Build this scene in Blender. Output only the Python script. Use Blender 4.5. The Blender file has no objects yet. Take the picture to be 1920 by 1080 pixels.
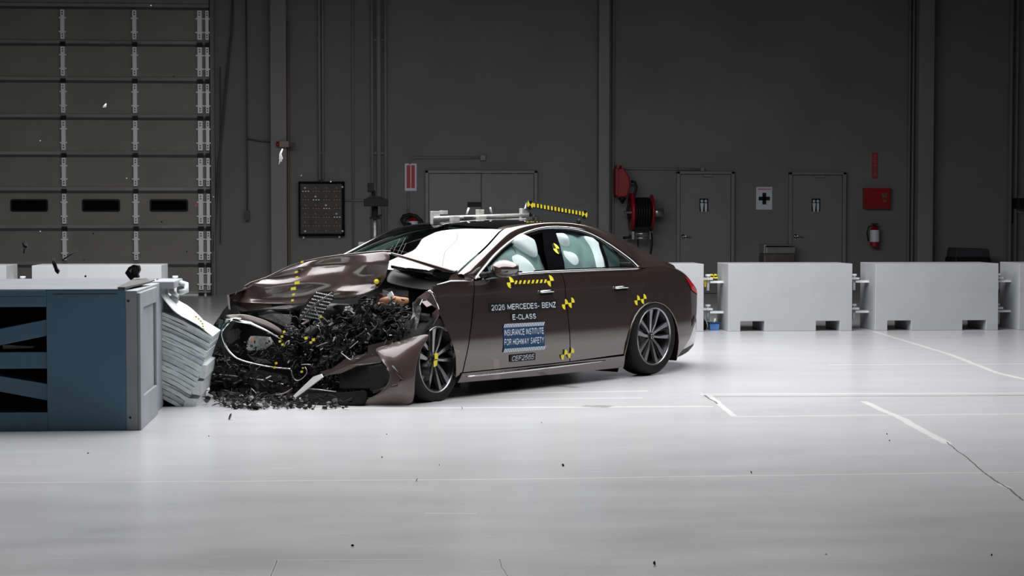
import bpy, bmesh, math, random
import numpy as np
from mathutils import Vector, Matrix, noise
random.seed(7)
PI = math.pi
sc = bpy.context.scene
C = sc.collection

# ---------------------------------------------------------------- camera, world, exposure
F, H = 3450.0, 1.48
PHI, PITCH = math.atan(270/F), math.atan(143/F)
cam_d = bpy.data.cameras.new('camera'); cam = bpy.data.objects.new('camera', cam_d); C.objects.link(cam)
cam_d.sensor_width = 36; cam_d.lens = F/1920*36; cam_d.clip_end = 200
cam.location = (0, 0, H); cam.rotation_euler = (PI/2-PITCH, 0, -PHI)
sc.camera = cam
vs = sc.view_settings
vs.view_transform = 'Standard'; vs.look = 'None'; vs.gamma = 1; vs.use_curve_mapping = False; vs.exposure = -1.32
w = bpy.data.worlds.new('world'); sc.world = w; w.use_nodes = True
w.node_tree.nodes['Background'].inputs[0].default_value = (.5, .55, .6, 1)
w.node_tree.nodes['Background'].inputs[1].default_value = .01

BANK = dict(x0=-5.0, x1=5.6, y0=12.0, y1=21.9, z=5.3, power=13.0)     # the hall's overhead light bank

FW = np.array([math.sin(PHI)*math.cos(PITCH), math.cos(PHI)*math.cos(PITCH), -math.sin(PITCH)])
RT = np.array([math.cos(PHI), -math.sin(PHI), 0.]); UP = np.cross(RT, FW); CC = np.array([0, 0, H])
def ray(px, py): return FW*F + RT*(px-960) + UP*(540-py)
def gp(px, py, z=0.0):
    d = ray(px, py); return CC + d*((z-H)/d[2])
def at(px, py, Y):
    d = ray(px, py); return CC + d*(Y/d[1])

# ---------------------------------------------------------------- materials
def mat(name, col, rough=.5, metal=0., coat=0., noise_amt=0., nscale=8., bump=0., bscale=30., spec=.5, emit=None, estr=0, stretch=(1,1,1), coat_rough=.03):
    m = bpy.data.materials.new(name); m.use_nodes = True
    nt = m.node_tree; b = nt.nodes['Principled BSDF']
    b.inputs['Base Color'].default_value = (*col, 1)
    b.inputs['Roughness'].default_value = rough; b.inputs['Metallic'].default_value = metal
    b.inputs['Coat Weight'].default_value = coat; b.inputs['Coat Roughness'].default_value = coat_rough; b.inputs['Coat IOR'].default_value = 1.5 if coat < .95 else 1.85
    b.inputs['Specular IOR Level'].default_value = spec
    if emit: b.inputs['Emission Color'].default_value = (*emit, 1); b.inputs['Emission Strength'].default_value = estr
    tc = nt.nodes.new('ShaderNodeTexCoord'); mp = nt.nodes.new('ShaderNodeMapping'); mp.inputs['Scale'].default_value = stretch
    nt.links.new(tc.outputs['Object'], mp.inputs[0])
    n = nt.nodes.new('ShaderNodeTexNoise'); n.inputs['Scale'].default_value = nscale; n.inputs['Detail'].default_value = 5
    nt.links.new(mp.outputs[0], n.inputs['Vector'])
    r = nt.nodes.new('ShaderNodeValToRGB'); a = max(noise_amt, .02)
    r.color_ramp.elements[0].position = .3; r.color_ramp.elements[1].position = .7
    r.color_ramp.elements[0].color = (*[c*(1-a) for c in col], 1); r.color_ramp.elements[1].color = (*[min(1, c*(1+a)) for c in col], 1)
    nt.links.new(n.outputs['Fac'], r.inputs[0]); nt.links.new(r.outputs[0], b.inputs['Base Color'])
    if bump:
        n2 = nt.nodes.new('ShaderNodeTexNoise'); n2.inputs['Scale'].default_value = bscale; n2.inputs['Detail'].default_value = 4
        nt.links.new(mp.outputs[0], n2.inputs['Vector'])
        bp = nt.nodes.new('ShaderNodeBump'); bp.inputs['Strength'].default_value = bump; bp.inputs['Distance'].default_value = .02
        nt.links.new(n2.outputs['Fac'], bp.inputs['Height']); nt.links.new(bp.outputs[0], b.inputs['Normal'])
    return m
M = {}
M['wall'] = mat('wall_paint', (.178, .176, .170), .75, noise_amt=.10, nscale=.7, bump=.05, bscale=3)
M['column'] = mat('column_paint', (.215, .215, .21), .6, noise_amt=.06, nscale=1)
M['ceil'] = mat('ceiling_paint', (.03, .03, .03), .9)
M['gdoor'] = mat('garage_panel', (.225, .22, .205), .55, noise_amt=.08, nscale=1.5)
M['gjoint'] = mat('garage_joint', (.26, .255, .24), .5, noise_amt=.25, nscale=3, stretch=(.3,1,1))
M['strut'] = mat('white_strut', (.93, .95, .95), .35, spec=.8)
M['galv'] = mat('galvanised', (.80, .84, .84), .4, metal=.0, noise_amt=.15, nscale=12)
M['black'] = mat('black_plastic', (.010, .010, .011), .45, noise_amt=.2, spec=.22)
M['blackmat'] = mat('black_matte', (.007, .007, .007), .9, spec=.05)
M['blackgloss'] = mat('black_gloss', (.004, .004, .005), .06, coat=.3, bump=.02, bscale=3)
M['rubber'] = mat('tyre_rubber', (.011, .011, .011), .6, spec=.2, noise_amt=.2, nscale=40, bump=.1, bscale=60)
M['door'] = mat('door_paint', (.19, .19, .187), .5, noise_amt=.06, nscale=2)
M['frame'] = mat('door_frame_paint', (.20, .20, .197), .45, noise_amt=.05)
M['block'] = mat('block_white', (.43, .44, .455), .55, noise_amt=.04, nscale=3, bump=.03)
M['blockside'] = M['block']
M['conc'] = mat('dark_gap', (.08, .08, .08), .8)
M['blue'] = mat('barrier_blue', (.080, .165, .235), .45, noise_amt=.10, nscale=2.5, bump=.03, bscale=8)
M['bgrey'] = mat('barrier_grey', (.27, .30, .32), .5, noise_amt=.10, nscale=4)
M['btop'] = mat('barrier_top_dimmed', (.105, .12, .14), .6, noise_amt=.15, nscale=3)  # plate colour darkened to imitate weaker light from above
M['honey'] = mat('honeycomb_aluminium', (.66, .73, .73), .42, metal=.15, noise_amt=.12, nscale=20, bump=.15, bscale=50)
M['steel'] = mat('brushed_steel', (.5, .5, .5), .3, metal=.9, noise_amt=.1, nscale=20)
M['alu'] = mat('anodised_aluminium', (.62, .62, .60), .35, metal=.4, noise_amt=.2, nscale=25)
M['paint'] = mat('brown_metallic_paint', (.066, .042, .036), .26, metal=.6, coat=1.0, noise_amt=.05, nscale=200)
M['crush'] = mat('brown_paint_creased', (.085, .056, .050), .32, metal=.18, coat=.8, noise_amt=.05, nscale=200, bump=.25, bscale=5)
M['chrome'] = mat('chrome', (.85, .87, .86), .08, metal=1.)
M['rim'] = mat('machined_alloy', (.34, .335, .35), .28, metal=.85, noise_amt=.05)
M['rimdark'] = mat('dark_alloy', (.05, .05, .055), .35, metal=.7)
M['airbag'] = mat('airbag_fabric', (.47, .56, .56), .8, spec=.2, noise_amt=.06, nscale=6, bump=.15, bscale=6)
M['interior'] = mat('dark_interior', (.010, .010, .011), .85, spec=.08)
M['yellow'] = mat('yellow_tape', (.80, .68, .03), .5)
M['white'] = mat('white_plastic', (.8, .8, .8), .4)
M['decwhite'] = mat('decal_white', (.62, .68, .74), .5)
M['decblue'] = mat('decal_blue', (.012, .055, .13), .5, spec=.2)
M['red'] = mat('red_paint', (.30, .006, .012), .35, noise_amt=.15)
M['redsign'] = mat('red_sign', (.42, .02, .04), .5)
M['pink'] = mat('faded_red', (.55, .22, .24), .6)
M['taillight'] = mat('red_lens', (.62, .005, .008), .12, coat=1)
M['orange'] = mat('orange_plastic', (.50, .24, .11), .45, noise_amt=.2)
M['bluebox'] = mat('blue_tub', (.06, .17, .42), .4, noise_amt=.2)
M['beige'] = mat('beige_box', (.26, .22, .17), .6)
M['silver'] = mat('crumpled_silver', (.42, .43, .42), .3, metal=.8, noise_amt=.3, nscale=30, bump=.4, bscale=25)
M['greymetal'] = mat('grey_cast_metal', (.095, .093, .09), .4, metal=.6, noise_amt=.4, nscale=20, bump=.4, bscale=30)
M['dgrey'] = mat('dark_grey_plastic', (.022, .021, .021), .4, spec=.2, noise_amt=.4, nscale=15, bump=.3, bscale=20)
M['brownint'] = mat('brown_inner_metal', (.040, .027, .024), .35, metal=.4, coat=.3)
M['darkbrown'] = mat('panel_board', (.055, .050, .044), .6, noise_amt=.25, nscale=8)
M['fountain'] = mat('fountain_steel', (.12, .115, .09), .4, metal=.5, noise_amt=.3, nscale=6)
M['yellowpole'] = mat('old_yellow_strip', (.13, .10, .035), .6)
M['boardgrey'] = mat('marker_board_grey', (.045, .048, .052), .6, spec=.15)

def glass_mat(name, tint, ior, refl=1.0, dirt=0.):
    m = bpy.data.materials.new(name); m.use_nodes = True; nt = m.node_tree; nt.nodes.clear()
    o = nt.nodes.new('ShaderNodeOutputMaterial'); mx = nt.nodes.new('ShaderNodeMixShader'); f = nt.nodes.new('ShaderNodeFresnel')
    f.inputs[0].default_value = ior
    t = nt.nodes.new('ShaderNodeBsdfTransparent'); t.inputs[0].default_value = (*tint, 1)
    g = nt.nodes.new('ShaderNodeBsdfGlossy'); g.inputs['Roughness'].default_value = .02
    tc = nt.nodes.new('ShaderNodeTexCoord'); n = nt.nodes.new('ShaderNodeTexNoise'); n.inputs['Scale'].default_value = 2.2
    bp = nt.nodes.new('ShaderNodeBump'); bp.inputs['Strength'].default_value = dirt; bp.inputs['Distance'].default_value = .02
    nt.links.new(tc.outputs['Object'], n.inputs[0]); nt.links.new(n.outputs[0], bp.inputs['Height']); nt.links.new(bp.outputs[0], g.inputs['Normal'])
    nt.links.new(f.outputs[0], mx.inputs[0]); nt.links.new(t.outputs[0], mx.inputs[1]); nt.links.new(g.outputs[0], mx.inputs[2]); nt.links.new(mx.outputs[0], o.inputs[0])
    return m
M['glass'] = glass_mat('side_glass', (.80, .92, .90), 1.45)
M['wglass'] = glass_mat('windshield_glass', (.36, .46, .42), 2.6, dirt=.02)
M['dglass'] = glass_mat('dark_glass', (.5, .62, .60), 1.7)

# floor material with its seams, scratches and tape lines
def floor_mat():
    m = bpy.data.materials.new('painted_concrete_floor'); m.use_nodes = True; nt = m.node_tree; b = nt.nodes['Principled BSDF']
    L = nt.links.new
    tc = nt.nodes.new('ShaderNodeTexCoord')
    def tex(scale, st, det=5, rough=.5):
        mp = nt.nodes.new('ShaderNodeMapping'); mp.inputs['Scale'].default_value = st; L(tc.outputs['Object'], mp.inputs[0])
        n = nt.nodes.new('ShaderNodeTexNoise'); n.inputs['Scale'].default_value = scale; n.inputs['Detail'].default_value = det; n.inputs['Roughness'].default_value = rough
        L(mp.outputs[0], n.inputs[0]); return n.outputs['Fac']
    def ramp(f, p0, c0, p1, c1):
        r = nt.nodes.new('ShaderNodeValToRGB'); r.color_ramp.elements[0].position = p0; r.color_ramp.elements[1].position = p1
        r.color_ramp.elements[0].color = (*c0, 1); r.color_ramp.elements[1].color = (*c1, 1); L(f, r.inputs[0]); return r.outputs[0]
    def math_(op, a, bb):
        n = nt.nodes.new('ShaderNodeMath'); n.operation = op
        for i, v in enumerate((a, bb)):
            if isinstance(v, (int, float)): n.inputs[i].default_value = v
            elif v is not None: L(v, n.inputs[i])
        return n.outputs[0]
    def mix(f, a, bb):
        n = nt.nodes.new('ShaderNodeMix'); n.data_type = 'RGBA'; L(f, n.inputs[0])
        for i, v in ((6, a), (7, bb)):
            if isinstance(v, tuple): n.inputs[i].default_value = (*v, 1)
            else: L(v, n.inputs[i])
        return n.outputs[2]
    base = ramp(tex(.35, (1, 1, 1)), .3, (.50, .505, .515), .7, (.55, .555, .565))
    st = ramp(tex(7, (.25, 2.2, 1), 8, .7), .64, (0, 0, 0), .74, (1, 1, 1))
    base = mix(math_('MULTIPLY', st, .22), base, (.80, .80, .80))
    st2 = ramp(tex(22, (.12, 2, 1), 6, .6), .62, (0, 0, 0), .72, (1, 1, 1))
    base = mix(math_('MULTIPLY', st2, .45), base, (.85, .85, .84))
    sx = nt.nodes.new('ShaderNodeSeparateXYZ'); L(tc.outputs['Object'], sx.inputs[0])
    wob = math_('MULTIPLY', math_('SUBTRACT', tex(3, (1, 1, 1), 6), .5), .05)
    X = math_('ADD', sx.outputs[0], wob); Y = math_('ADD', sx.outputs[1], wob)
    brk = ramp(tex(1.7, (1, 1, 1), 8, .7), .38, (0, 0, 0), .50, (1, 1, 1))
    def seg(p, q, wd, soft=.4):
        (x0, y0), (x1, y1) = p, q; ln = math.hypot(x1-x0, y1-y0); ux, uy = (x1-x0)/ln, (y1-y0)/ln
        dx = math_('SUBTRACT', X, x0); dy = math_('SUBTRACT', Y, y0)
        along = math_('ADD', math_('MULTIPLY', dx, ux), math_('MULTIPLY', dy, uy))
        cl = nt.nodes.new('ShaderNodeClamp'); cl.inputs['Max'].default_value = ln; L(along, cl.inputs[0])
        over = math_('ABSOLUTE', math_('SUBTRACT', along, cl.outputs[0]), None)
        perp = math_('ABSOLUTE', math_('SUBTRACT', math_('MULTIPLY', dx, uy), math_('MULTIPLY', dy, ux)), None)
        d = math_('MAXIMUM', over, perp)
        mr = nt.nodes.new('ShaderNodeMapRange'); L(d, mr.inputs[0]); mr.inputs[1].default_value = wd*(1-soft); mr.inputs[2].default_value = wd; mr.inputs[3].default_value = 1; mr.inputs[4].default_value = 0
        return mr.outputs[0]
    def P(px, py): g = gp(px, py); return (g[0], g[1])
    def lines(lst, col, amt, broken=False):
        nonlocal base
        tot = None
        for a, bb, wd in lst:
            s = seg(P(*a), P(*bb), wd); tot = s if tot is None else math_('MAXIMUM', tot, s)
        if broken: tot = math_('MULTIPLY', tot, brk)
        base = mix(math_('MULTIPLY', tot, amt), base, col)
    lines([((0, 905), (900, 899), .014), ((900, 899), (1920, 885), .012), ((560, 766), (1330, 762), .035), ((850, 739), (1210, 733), .03), ((850, 750), (1200, 746), .02),
           ((1640, 622), (1780, 664), .035), ((1780, 664), (1870, 699), .035), ((1870, 699), (1960, 720), .04), ((1330, 742), (1375, 779), .03), ((1375, 781), (1920, 776), .018),
           ((1620, 753), (1690, 784), .035), ((1690, 784), (1775, 831), .04), ((1320, 739), (1920, 737), .03), ((515, 1050), (790, 1049), .008), ((517, 1051), (509, 1085), .008), ((937, 1047), (954, 1090), .006),
           ((1875, 908), (1890, 915), .02), ((800, 962), (890, 963), .012), ((1560, 684), (1920, 682), .03)], (.86, .85, .84), .62, False)
    lines([((1320, 744), (1920, 741.5), .016), ((1775, 829), (1845, 885), .006), ((1845, 885), (1920, 938), .007), ((1320, 741), (1345, 757), .010), ((937, 1048), (952, 1085), .004), ((517, 1051), (510, 1080), .004)], (.10, .09, .09), .85)
    lines([((1112, 761.5), (1128, 762), .09), ((1050, 724), (1075, 726), .06)], (.12, .11, .10), .55, True)
    L(base, b.inputs['Base Color'])
    rr = ramp(tex(2.5, (.4, 1, 1), 5), .3, (.22, .22, .22), .75, (.27, .27, .27)); L(rr, b.inputs['Roughness'])
    b.inputs['Specular IOR Level'].default_value = .5
    bp = nt.nodes.new('ShaderNodeBump'); bp.inputs['Strength'].default_value = .012; bp.inputs['Distance'].default_value = .01
    L(tex(3, (.5, 1, 1), 4), bp.inputs['Height']); L(bp.outputs[0], b.inputs['Normal'])
    return m
M['floor'] = floor_mat()

# ---------------------------------------------------------------- mesh helpers
class MB:
    def __init__(s): s.v = []; s.f = []; s.mi = []; s.sm = []
    def add(s, vs_, fs, mi=0, smooth=False):
        o = len(s.v); s.v += [tuple(map(float, p)) for p in vs_]
        for f in fs: s.f.append(tuple(i+o for i in f)); s.mi.append(mi); s.sm.append(smooth)
        return s
    def box(s, a, b, mi=0, R=None, c=None):
        x0, y0, z0 = a; x1, y1, z1 = b
        vs_ = [Vector(p) for p in ((x0,y0,z0),(x1,y0,z0),(x1,y1,z0),(x0,y1,z0),(x0,y0,z1),(x1,y0,z1),(x1,y1,z1),(x0,y1,z1))]
        if R is not None: vs_ = [R @ p for p in vs_]
        if c is not None: vs_ = [p+Vector(c) for p in vs_]
        return s.add(vs_, [(0,3,2,1),(4,5,6,7),(0,1,5,4),(1,2,6,5),(2,3,7,6),(3,0,4,7)], mi)
    def tube(s, pts, r, n=8, mi=0, cap=True, flat=1.0):
        pts = [Vector(map(float, p)) for p in pts]; rs = r if isinstance(r, (list, tuple)) else [r]*len(pts)
        rings = []; prev = None
        for i, p in enumerate(pts):
            t = (pts[min(i+1, len(pts)-1)]-pts[max(i-1, 0)])
            t = t.normalized() if t.length > 1e-9 else Vector((0, 0, 1))
            u = (prev - t*prev.dot(t)) if prev is not None else t.orthogonal()
            if u.length < 1e-6: u = t.orthogonal()
            u.normalize(); prev = u; v = t.cross(u)
            rings.append([p+(u*math.cos(2*PI*k/n)+v*math.sin(2*PI*k/n)*flat)*rs[i] for k in range(n)])
        fs = [(i*n+k, i*n+(k+1) % n, (i+1)*n+(k+1) % n, (i+1)*n+k) for i in range(len(pts)-1) for k in range(n)]
        if cap: fs += [tuple(range(n))[::-1], tuple((len(pts)-1)*n+k for k in range(n))]
        return s.add([q for rg in rings for q in rg], fs, mi, True)
    def cyl(s, a, b, r, n=20, mi=0): 
        s.tube([a, b], r, n, mi); return s
    def lathe(s, prof, n=32, mi=0, axis='z', c=(0,0,0), closed=False):
        vs_ = []
        for r, h in prof:
            for k in range(n):
                a = 2*PI*k/n; x, y = r*math.cos(a), r*math.sin(a)
                p = {'z': (x, y, h), 'y': (x, h, y), 'x': (h, x, y)}[axis]; vs_.append((p[0]+c[0], p[1]+c[1], p[2]+c[2]))
        m = len(prof); rg = range(m if closed else m-1)
        return s.add(vs_, [(i*n+k, i*n+(k+1) % n, ((i+1) % m)*n+(k+1) % n, ((i+1) % m)*n+k) for i in rg for k in range(n)], mi, True)
    def prism(s, poly, d, mi=0):
        """poly: list of 3-d points (planar outline); d: extrusion vector"""
        n = len(poly); a = [Vector(p) for p in poly]; b = [p+Vector(d) for p in a]
        return s.add(a+b, [tuple(range(n))[::-1], tuple(range(n, 2*n))]+[(i, (i+1) % n, n+(i+1) % n, n+i) for i in range(n)], mi)
    def grid(s, P, mi=0, smooth=True, flip=False):
        nu, nv = len(P), len(P[0])
        fs = [(i*nv+j, (i+1)*nv+j, (i+1)*nv+j+1, i*nv+j+1) for i in range(nu-1) for j in range(nv-1)]
        if flip: fs = [f[::-1] for f in fs]
        return s.add([p for r in P for p in r], fs, mi, smooth)
    def build(s, name, mats, parent=None, loc=None, bevel=0, solid=0, sub=0, recalc=True):
        me = bpy.data.meshes.new(name); me.from_pydata(s.v, [], s.f)
        for m in (mats if isinstance(mats, (list, tuple)) else [mats]): me.materials.append(M[m] if isinstance(m, str) else m)
        me.polygons.foreach_set('material_index', s.mi); me.polygons.foreach_set('use_smooth', s.sm)
        if recalc:
            bm = bmesh.new(); bm.from_mesh(me); bmesh.ops.recalc_face_normals(bm, faces=bm.faces); bm.to_mesh(me); bm.free()
        me.update()
        o = bpy.data.objects.new(name, me); C.objects.link(o)
        if parent is not None: o.parent = parent
        if loc is not None: o.location = loc
        if solid: md = o.modifiers.new('s', 'SOLIDIFY'); md.thickness = solid; md.offset = 0
        if bevel: md = o.modifiers.new('b', 'BEVEL'); md.width = bevel; md.segments = 2; md.limit_method = 'ANGLE'
        if sub: md = o.modifiers.new('u', 'SUBSURF'); md.levels = sub; md.render_levels = sub
        return o
def empty(name, loc=(0,0,0), rz=0):
    o = bpy.data.objects.new(name, None); C.objects.link(o); o.location = loc; o.rotation_euler = (0, 0, rz); return o
def tag(o, label, cat, group=None, kind=None):
    o['label'] = label; o['category'] = cat
    if group: o['group'] = group
    if kind: o['kind'] = kind
    return o
def struct(o, label=None):
    o['kind'] = 'structure'
    if label: o['label'] = label
    return o
def local(o, P): return Vector(P) - o.location     # world point to a thing whose Empty is only translated

def _arc(cx, cy, rx, ry, a0, a1, n=7): return [(cx+rx*math.cos(math.radians(a0+(a1-a0)*k/n)), cy+ry*math.sin(math.radians(a0+(a1-a0)*k/n))) for k in range(n+1)]
GLYPH = {
 'A': (1.05, [[(0,0),(.5,1),(1,0)],[(.19,.36),(.81,.36)]]), 'B': (1, [[(0,.5),(.6,.5)]+_arc(.62,.75,.36,.25,-90,90)+[(0,1),(0,0)]+_arc(.62,.25,.38,.25,-90,90)]),
 'C': (1.02, [_arc(.5,.66,.5,.34,15,180)+_arc(.5,.34,.5,.34,180,345)]), 'D': (1, [[(0,0),(0,1)]+_arc(.5,.62,.5,.38,90,0)+_arc(.5,.38,.5,.38,0,-90)+[(0,0)]]),
 'E': (.88, [[(1,0),(0,0),(0,1),(1,1)],[(0,.52),(.92,.52)]]), 'F': (.82, [[(0,0),(0,1),(1,1)],[(0,.5),(.88,.5)]]),
 'G': (1.05, [_arc(.5,.66,.5,.34,20,180)+_arc(.5,.34,.5,.34,180,360)+[(1,.45),(.58,.45)]]), 'H': (1, [[(0,0),(0,1)],[(1,0),(1,1)],[(0,.52),(1,.52)]]), 'I': (.02, [[(.5,0),(.5,1)]]),
 'L': (.82, [[(0,1),(0,0),(1,0)]]), 'M': (1.25, [[(0,0),(0,1),(.5,.12),(1,1),(1,0)]]), 'N': (1, [[(0,0),(0,1),(1,0),(1,1)]]),
 'O': (1.1, [_arc(.5,.64,.5,.36,0,180,9)+_arc(.5,.36,.5,.36,180,360,9)+[(1,.64)]]), '0': (.85, [_arc(.5,.66,.5,.34,0,180,9)+_arc(.5,.34,.5,.34,180,360,9)+[(1,.66)]]),
 'R': (1, [[(0,0),(0,1)]+_arc(.6,.75,.36,.25,90,-90)+[(0,.5)],[(.55,.5),(1,0)]]), 'S': (.95, [_arc(.5,.755,.46,.245,20,245)+_arc(.5,.26,.48,.26,75,-160)]),
 'T': (.95, [[(0,1),(1,1)],[(.5,1),(.5,0)]]), 'U': (1, [[(0,1),(0,.34)]+_arc(.5,.34,.5,.34,180,360)+[(1,1)]]), 'W': (1.45, [[(0,1),(.24,0),(.5,.92),(.76,0),(1,1)]]),
 'X': (1, [[(0,0),(1,1)],[(0,1),(1,0)]]), 'Y': (1, [[(0,1),(.5,.45),(1,1)],[(.5,.45),(.5,0)]]), 'Z': (.92, [[(0,1),(1,1),(0,0),(1,0)]]), '-': (.4, [[(0,.36),(1,.36)]]),
 '2': (.85, [_arc(.5,.7,.48,.3,170,-20)+[(.9,.5),(0,0),(1,0)]]), '5': (.85, [[(.95,1),(.14,1),(.04,.5)]+_arc(.48,.32,.5,.32,125,-160)]),
 '6': (.85, [_arc(.5,.68,.48,.32,25,180)+[(0,.4)]+_arc(.5,.32,.5,.32,180,520,14)]), ' ': (.35, [])}
def text_mesh(s, aspect, sw=.17, shear=0.0, gap=.16):
    """bold lettering drawn as flat strokes; u, v in 0..1 over a box `aspect` times wider than high"""
    adv = sum(GLYPH[ch][0]+sw for ch in s)+gap*(len(s)-1); k = aspect/adv; V, Fc = [], []
    sx = min(sw, sw*k*1.0+.0) if k < 1 else sw
    x = 0.
    for ch in s:
        w_, st = GLYPH[ch]; gw = w_*k; x0 = x+sw*k/2
        for ln in st:
            P = [(x0+gw*a, sw*.42+(1-sw*.84)*c_) for a, c_ in ln]
            for (ax, ay), (bx, by) in zip(P[:-1], P[1:]):
                L_ = math.hypot(bx-ax, by-ay) or 1e-9; nx_, ny_ = -(by-ay)/L_*sx/2, (bx-ax)/L_*sw*.42; o = len(V)
                V += [(ax+nx_, ay+ny_), (bx+nx_, by+ny_), (bx-nx_, by-ny_), (ax-nx_, ay-ny_)]; Fc.append((o, o+3, o+2, o+1))
            for (ax, ay) in P[1:-1]:
                o = len(V); V += [(ax+sx/2*math.cos(t*PI/4), ay+sw*.42*math.sin(t*PI/4)) for t in range(8)]; Fc.append(tuple(range(o, o+8)))
        x += (w_+sw+gap)*k
    return [((a+shear*c_)/(aspect+shear), c_) for a, c_ in V], Fc

# ---------------------------------------------------------------- hall shell
YW = 32.904
def wx(px): return at(px, 300, YW)[0]
def wz(py): return at(960, py, YW)[2]
XL, XR, ZC = -13.0, 17.0, 8.5
struct(MB().box((XL, -4, -.2), (XR, YW, 0)).build('floor', 'floor'))
struct(MB().box((XL, YW, -.2), (XR, YW+.3, ZC)).build('wall_back', 'wall'))
struct(MB().box((XL-.3, -4, -.2), (XL, YW+.3, ZC)).build('wall_left', 'wall'))
struct(MB().box((XR, -4, -.2), (XR+.3, YW+.3, ZC)).build('wall_right', 'wall'))
struct(MB().box((XL-.3, -4.3, -.2), (XR+.3, -4, ZC)).build('wall_front', 'ceil'))
struct(MB().box((XL-.3, -4.3, ZC), (XR+.3, YW+.3, ZC+.2)).build('ceiling', 'ceil'))
# light bank hung over the crash area
b = BANK
lb = tag(empty('light_bank', ((b['x0']+b['x1'])/2, (b['y0']+b['y1'])/2, b['z'])), 'large white overhead light bank hung above the crashed car', 'light')
hx_, hy_ = (b['x1']-b['x0'])/2, (b['y1']-b['y0'])/2
MB().box((-hx_-.15, -hy_-.15, .02), (hx_+.15, hy_+.15, .35)).build('housing', 'blackmat', lb)
em = bpy.data.materials.new('light_diffuser'); em.use_nodes = True; em.node_tree.nodes.clear()
_o = em.node_tree.nodes.new('ShaderNodeOutputMaterial'); _e = em.node_tree.nodes.new('ShaderNodeEmission')
_e.inputs[0].default_value = (1, .99, 1, 1); _e.inputs[1].default_value = b['power']; em.node_tree.links.new(_e.outputs[0], _o.inputs[0])
nx, ny = 2, 3
for i in range(nx):
    for j in range(ny):
        x0 = -hx_+2*hx_*i/nx+.003; x1 = -hx_+2*hx_*(i+1)/nx-.003; y0 = -hy_+2*hy_*j/ny+.003; y1 = -hy_+2*hy_*(j+1)/ny-.003
        MB().add([(x0,y0,0),(x1,y0,0),(x1,y1,0),(x0,y1,0)], [(0,3,2,1)]).build('diffuser', em, lb, recalc=False)
for sx in (-1, 1):
    for sy in (-1, 1): MB().cyl((sx*hx_*.9, sy*hy_*.9, .35), (sx*hx_*.9, sy*hy_*.9, ZC-b['z']), .02).build('hanger_cable', 'steel', lb)

def wallbox(name, px0, py0, px1, py1, d, m, parent=None, off=0., bevel=0):
    """box on the back wall covering the pixel rectangle, d metres proud of the wall"""
    x0, x1 = wx(px0), wx(px1); z0, z1 = wz(py1), wz(py0)
    o = parent.location if parent is not None else Vector((0,0,0))
    return MB().box((x0-o.x, YW-off-d-o.y, z0-o.z), (x1-o.x, YW-off-o.y, z1-o.z)).build(name, m, parent, bevel=bevel)
# columns
for k, (a, bb) in enumerate(((509, 539), (1119, 1139), (1714, 1742)), 1):
    o = MB().box((wx(a), YW-.28, 0), (wx(bb), YW, ZC)).build('column', 'column', bevel=.01); struct(o)
for a, bb, d in ((1141, 1144, .1), (1147, 1150, .08), (1700, 1703, .1), (1707, 1710, .1), (1888, 1893, .12), (1900, 1903, .12)):
    struct(MB().box((wx(a), YW-d, 0), (wx(bb), YW, ZC)).build('trim_1', 'wall'))
struct(MB().box((wx(540), YW-.16, 0), (wx(543), YW-.02, wz(45))).build('trim_2', 'yellowpole'))

# overhead sectional garage door
g = empty('door_1', ((wx(-80)+wx(397))/2, YW, 0)); struct(g)
gx0, gx1 = -12.9, wx(394)
ys = [-50, 20, 88, 155.5, 223.5, 292, 358, 427, 494, 549]
gw = []
pan = MB(); jt = MB(); dk = MB()
rr = lambda p: (p[0]-g.location.x, p[1]-g.location.y, p[2])
for i in range(len(ys)-1):
    z1, z0 = wz(ys[i]), wz(ys[i+1])
    pan.box(rr((gx0, YW-.06, z0+.03)), rr((gx1, YW, z1-.03)))
    jt.box(rr((gx0, YW-.085, z0+.0)), rr((gx1, YW-.0, z0+.055)), 1)
    dk.box(rr((gx0, YW-.08, z0-.045)), rr((gx1, YW-.0, z0)))
pan.build('door_panel', 'gdoor', g); jt.build('joint_rail', ['gjoint', 'gjoint'], g); dk.build('joint_gap', 'conc', g)
MB().box(rr((gx0, YW-.09, wz(556))), rr((gx1, YW, wz(549)))).build('bottom_seal', 'galv', g)
for xs, wd in ((121.5, 7.5), (255.5, 7.5), (377, 8.5), (391, 6), (-13, 7.5), (-147, 7.5)):
    for i in range(1, len(ys)-1):
        zt, zb = wz(ys[i]+(6 if i < 9 else 0)), wz(ys[i+1]-8)
        xa, xb = wx(xs-wd/2), wx(xs+wd/2)
        s = MB(); s.box(rr((xa, YW-.13, zb)), rr((xb, YW-.06, zt)))
        q = wx(xs+wd*.9)-wx(xs)
        for fz in (.25, .72):
            zz = zb+(zt-zb)*fz
            s.box(rr(((xa+xb)/2-q, YW-.12, zz-.012)), rr(((xa+xb)/2+q, YW-.09, zz+.012)))
        for fz in (.08, .16, .84, .92):
            s.cyl(rr(((xa+xb)/2, YW-.135, zb+(zt-zb)*fz)), rr(((xa+xb)/2, YW-.12, zb+(zt-zb)*fz)), .012, 6, 1)
        if xs < 0: pass
        s.build('strut', ['strut', 'black'], g)
        MB().box(rr((xa-.01, YW-.12, zb-.12)), rr((xb+.01, YW-.07, zb-.05))).build('hinge', 'black', g)
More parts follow.
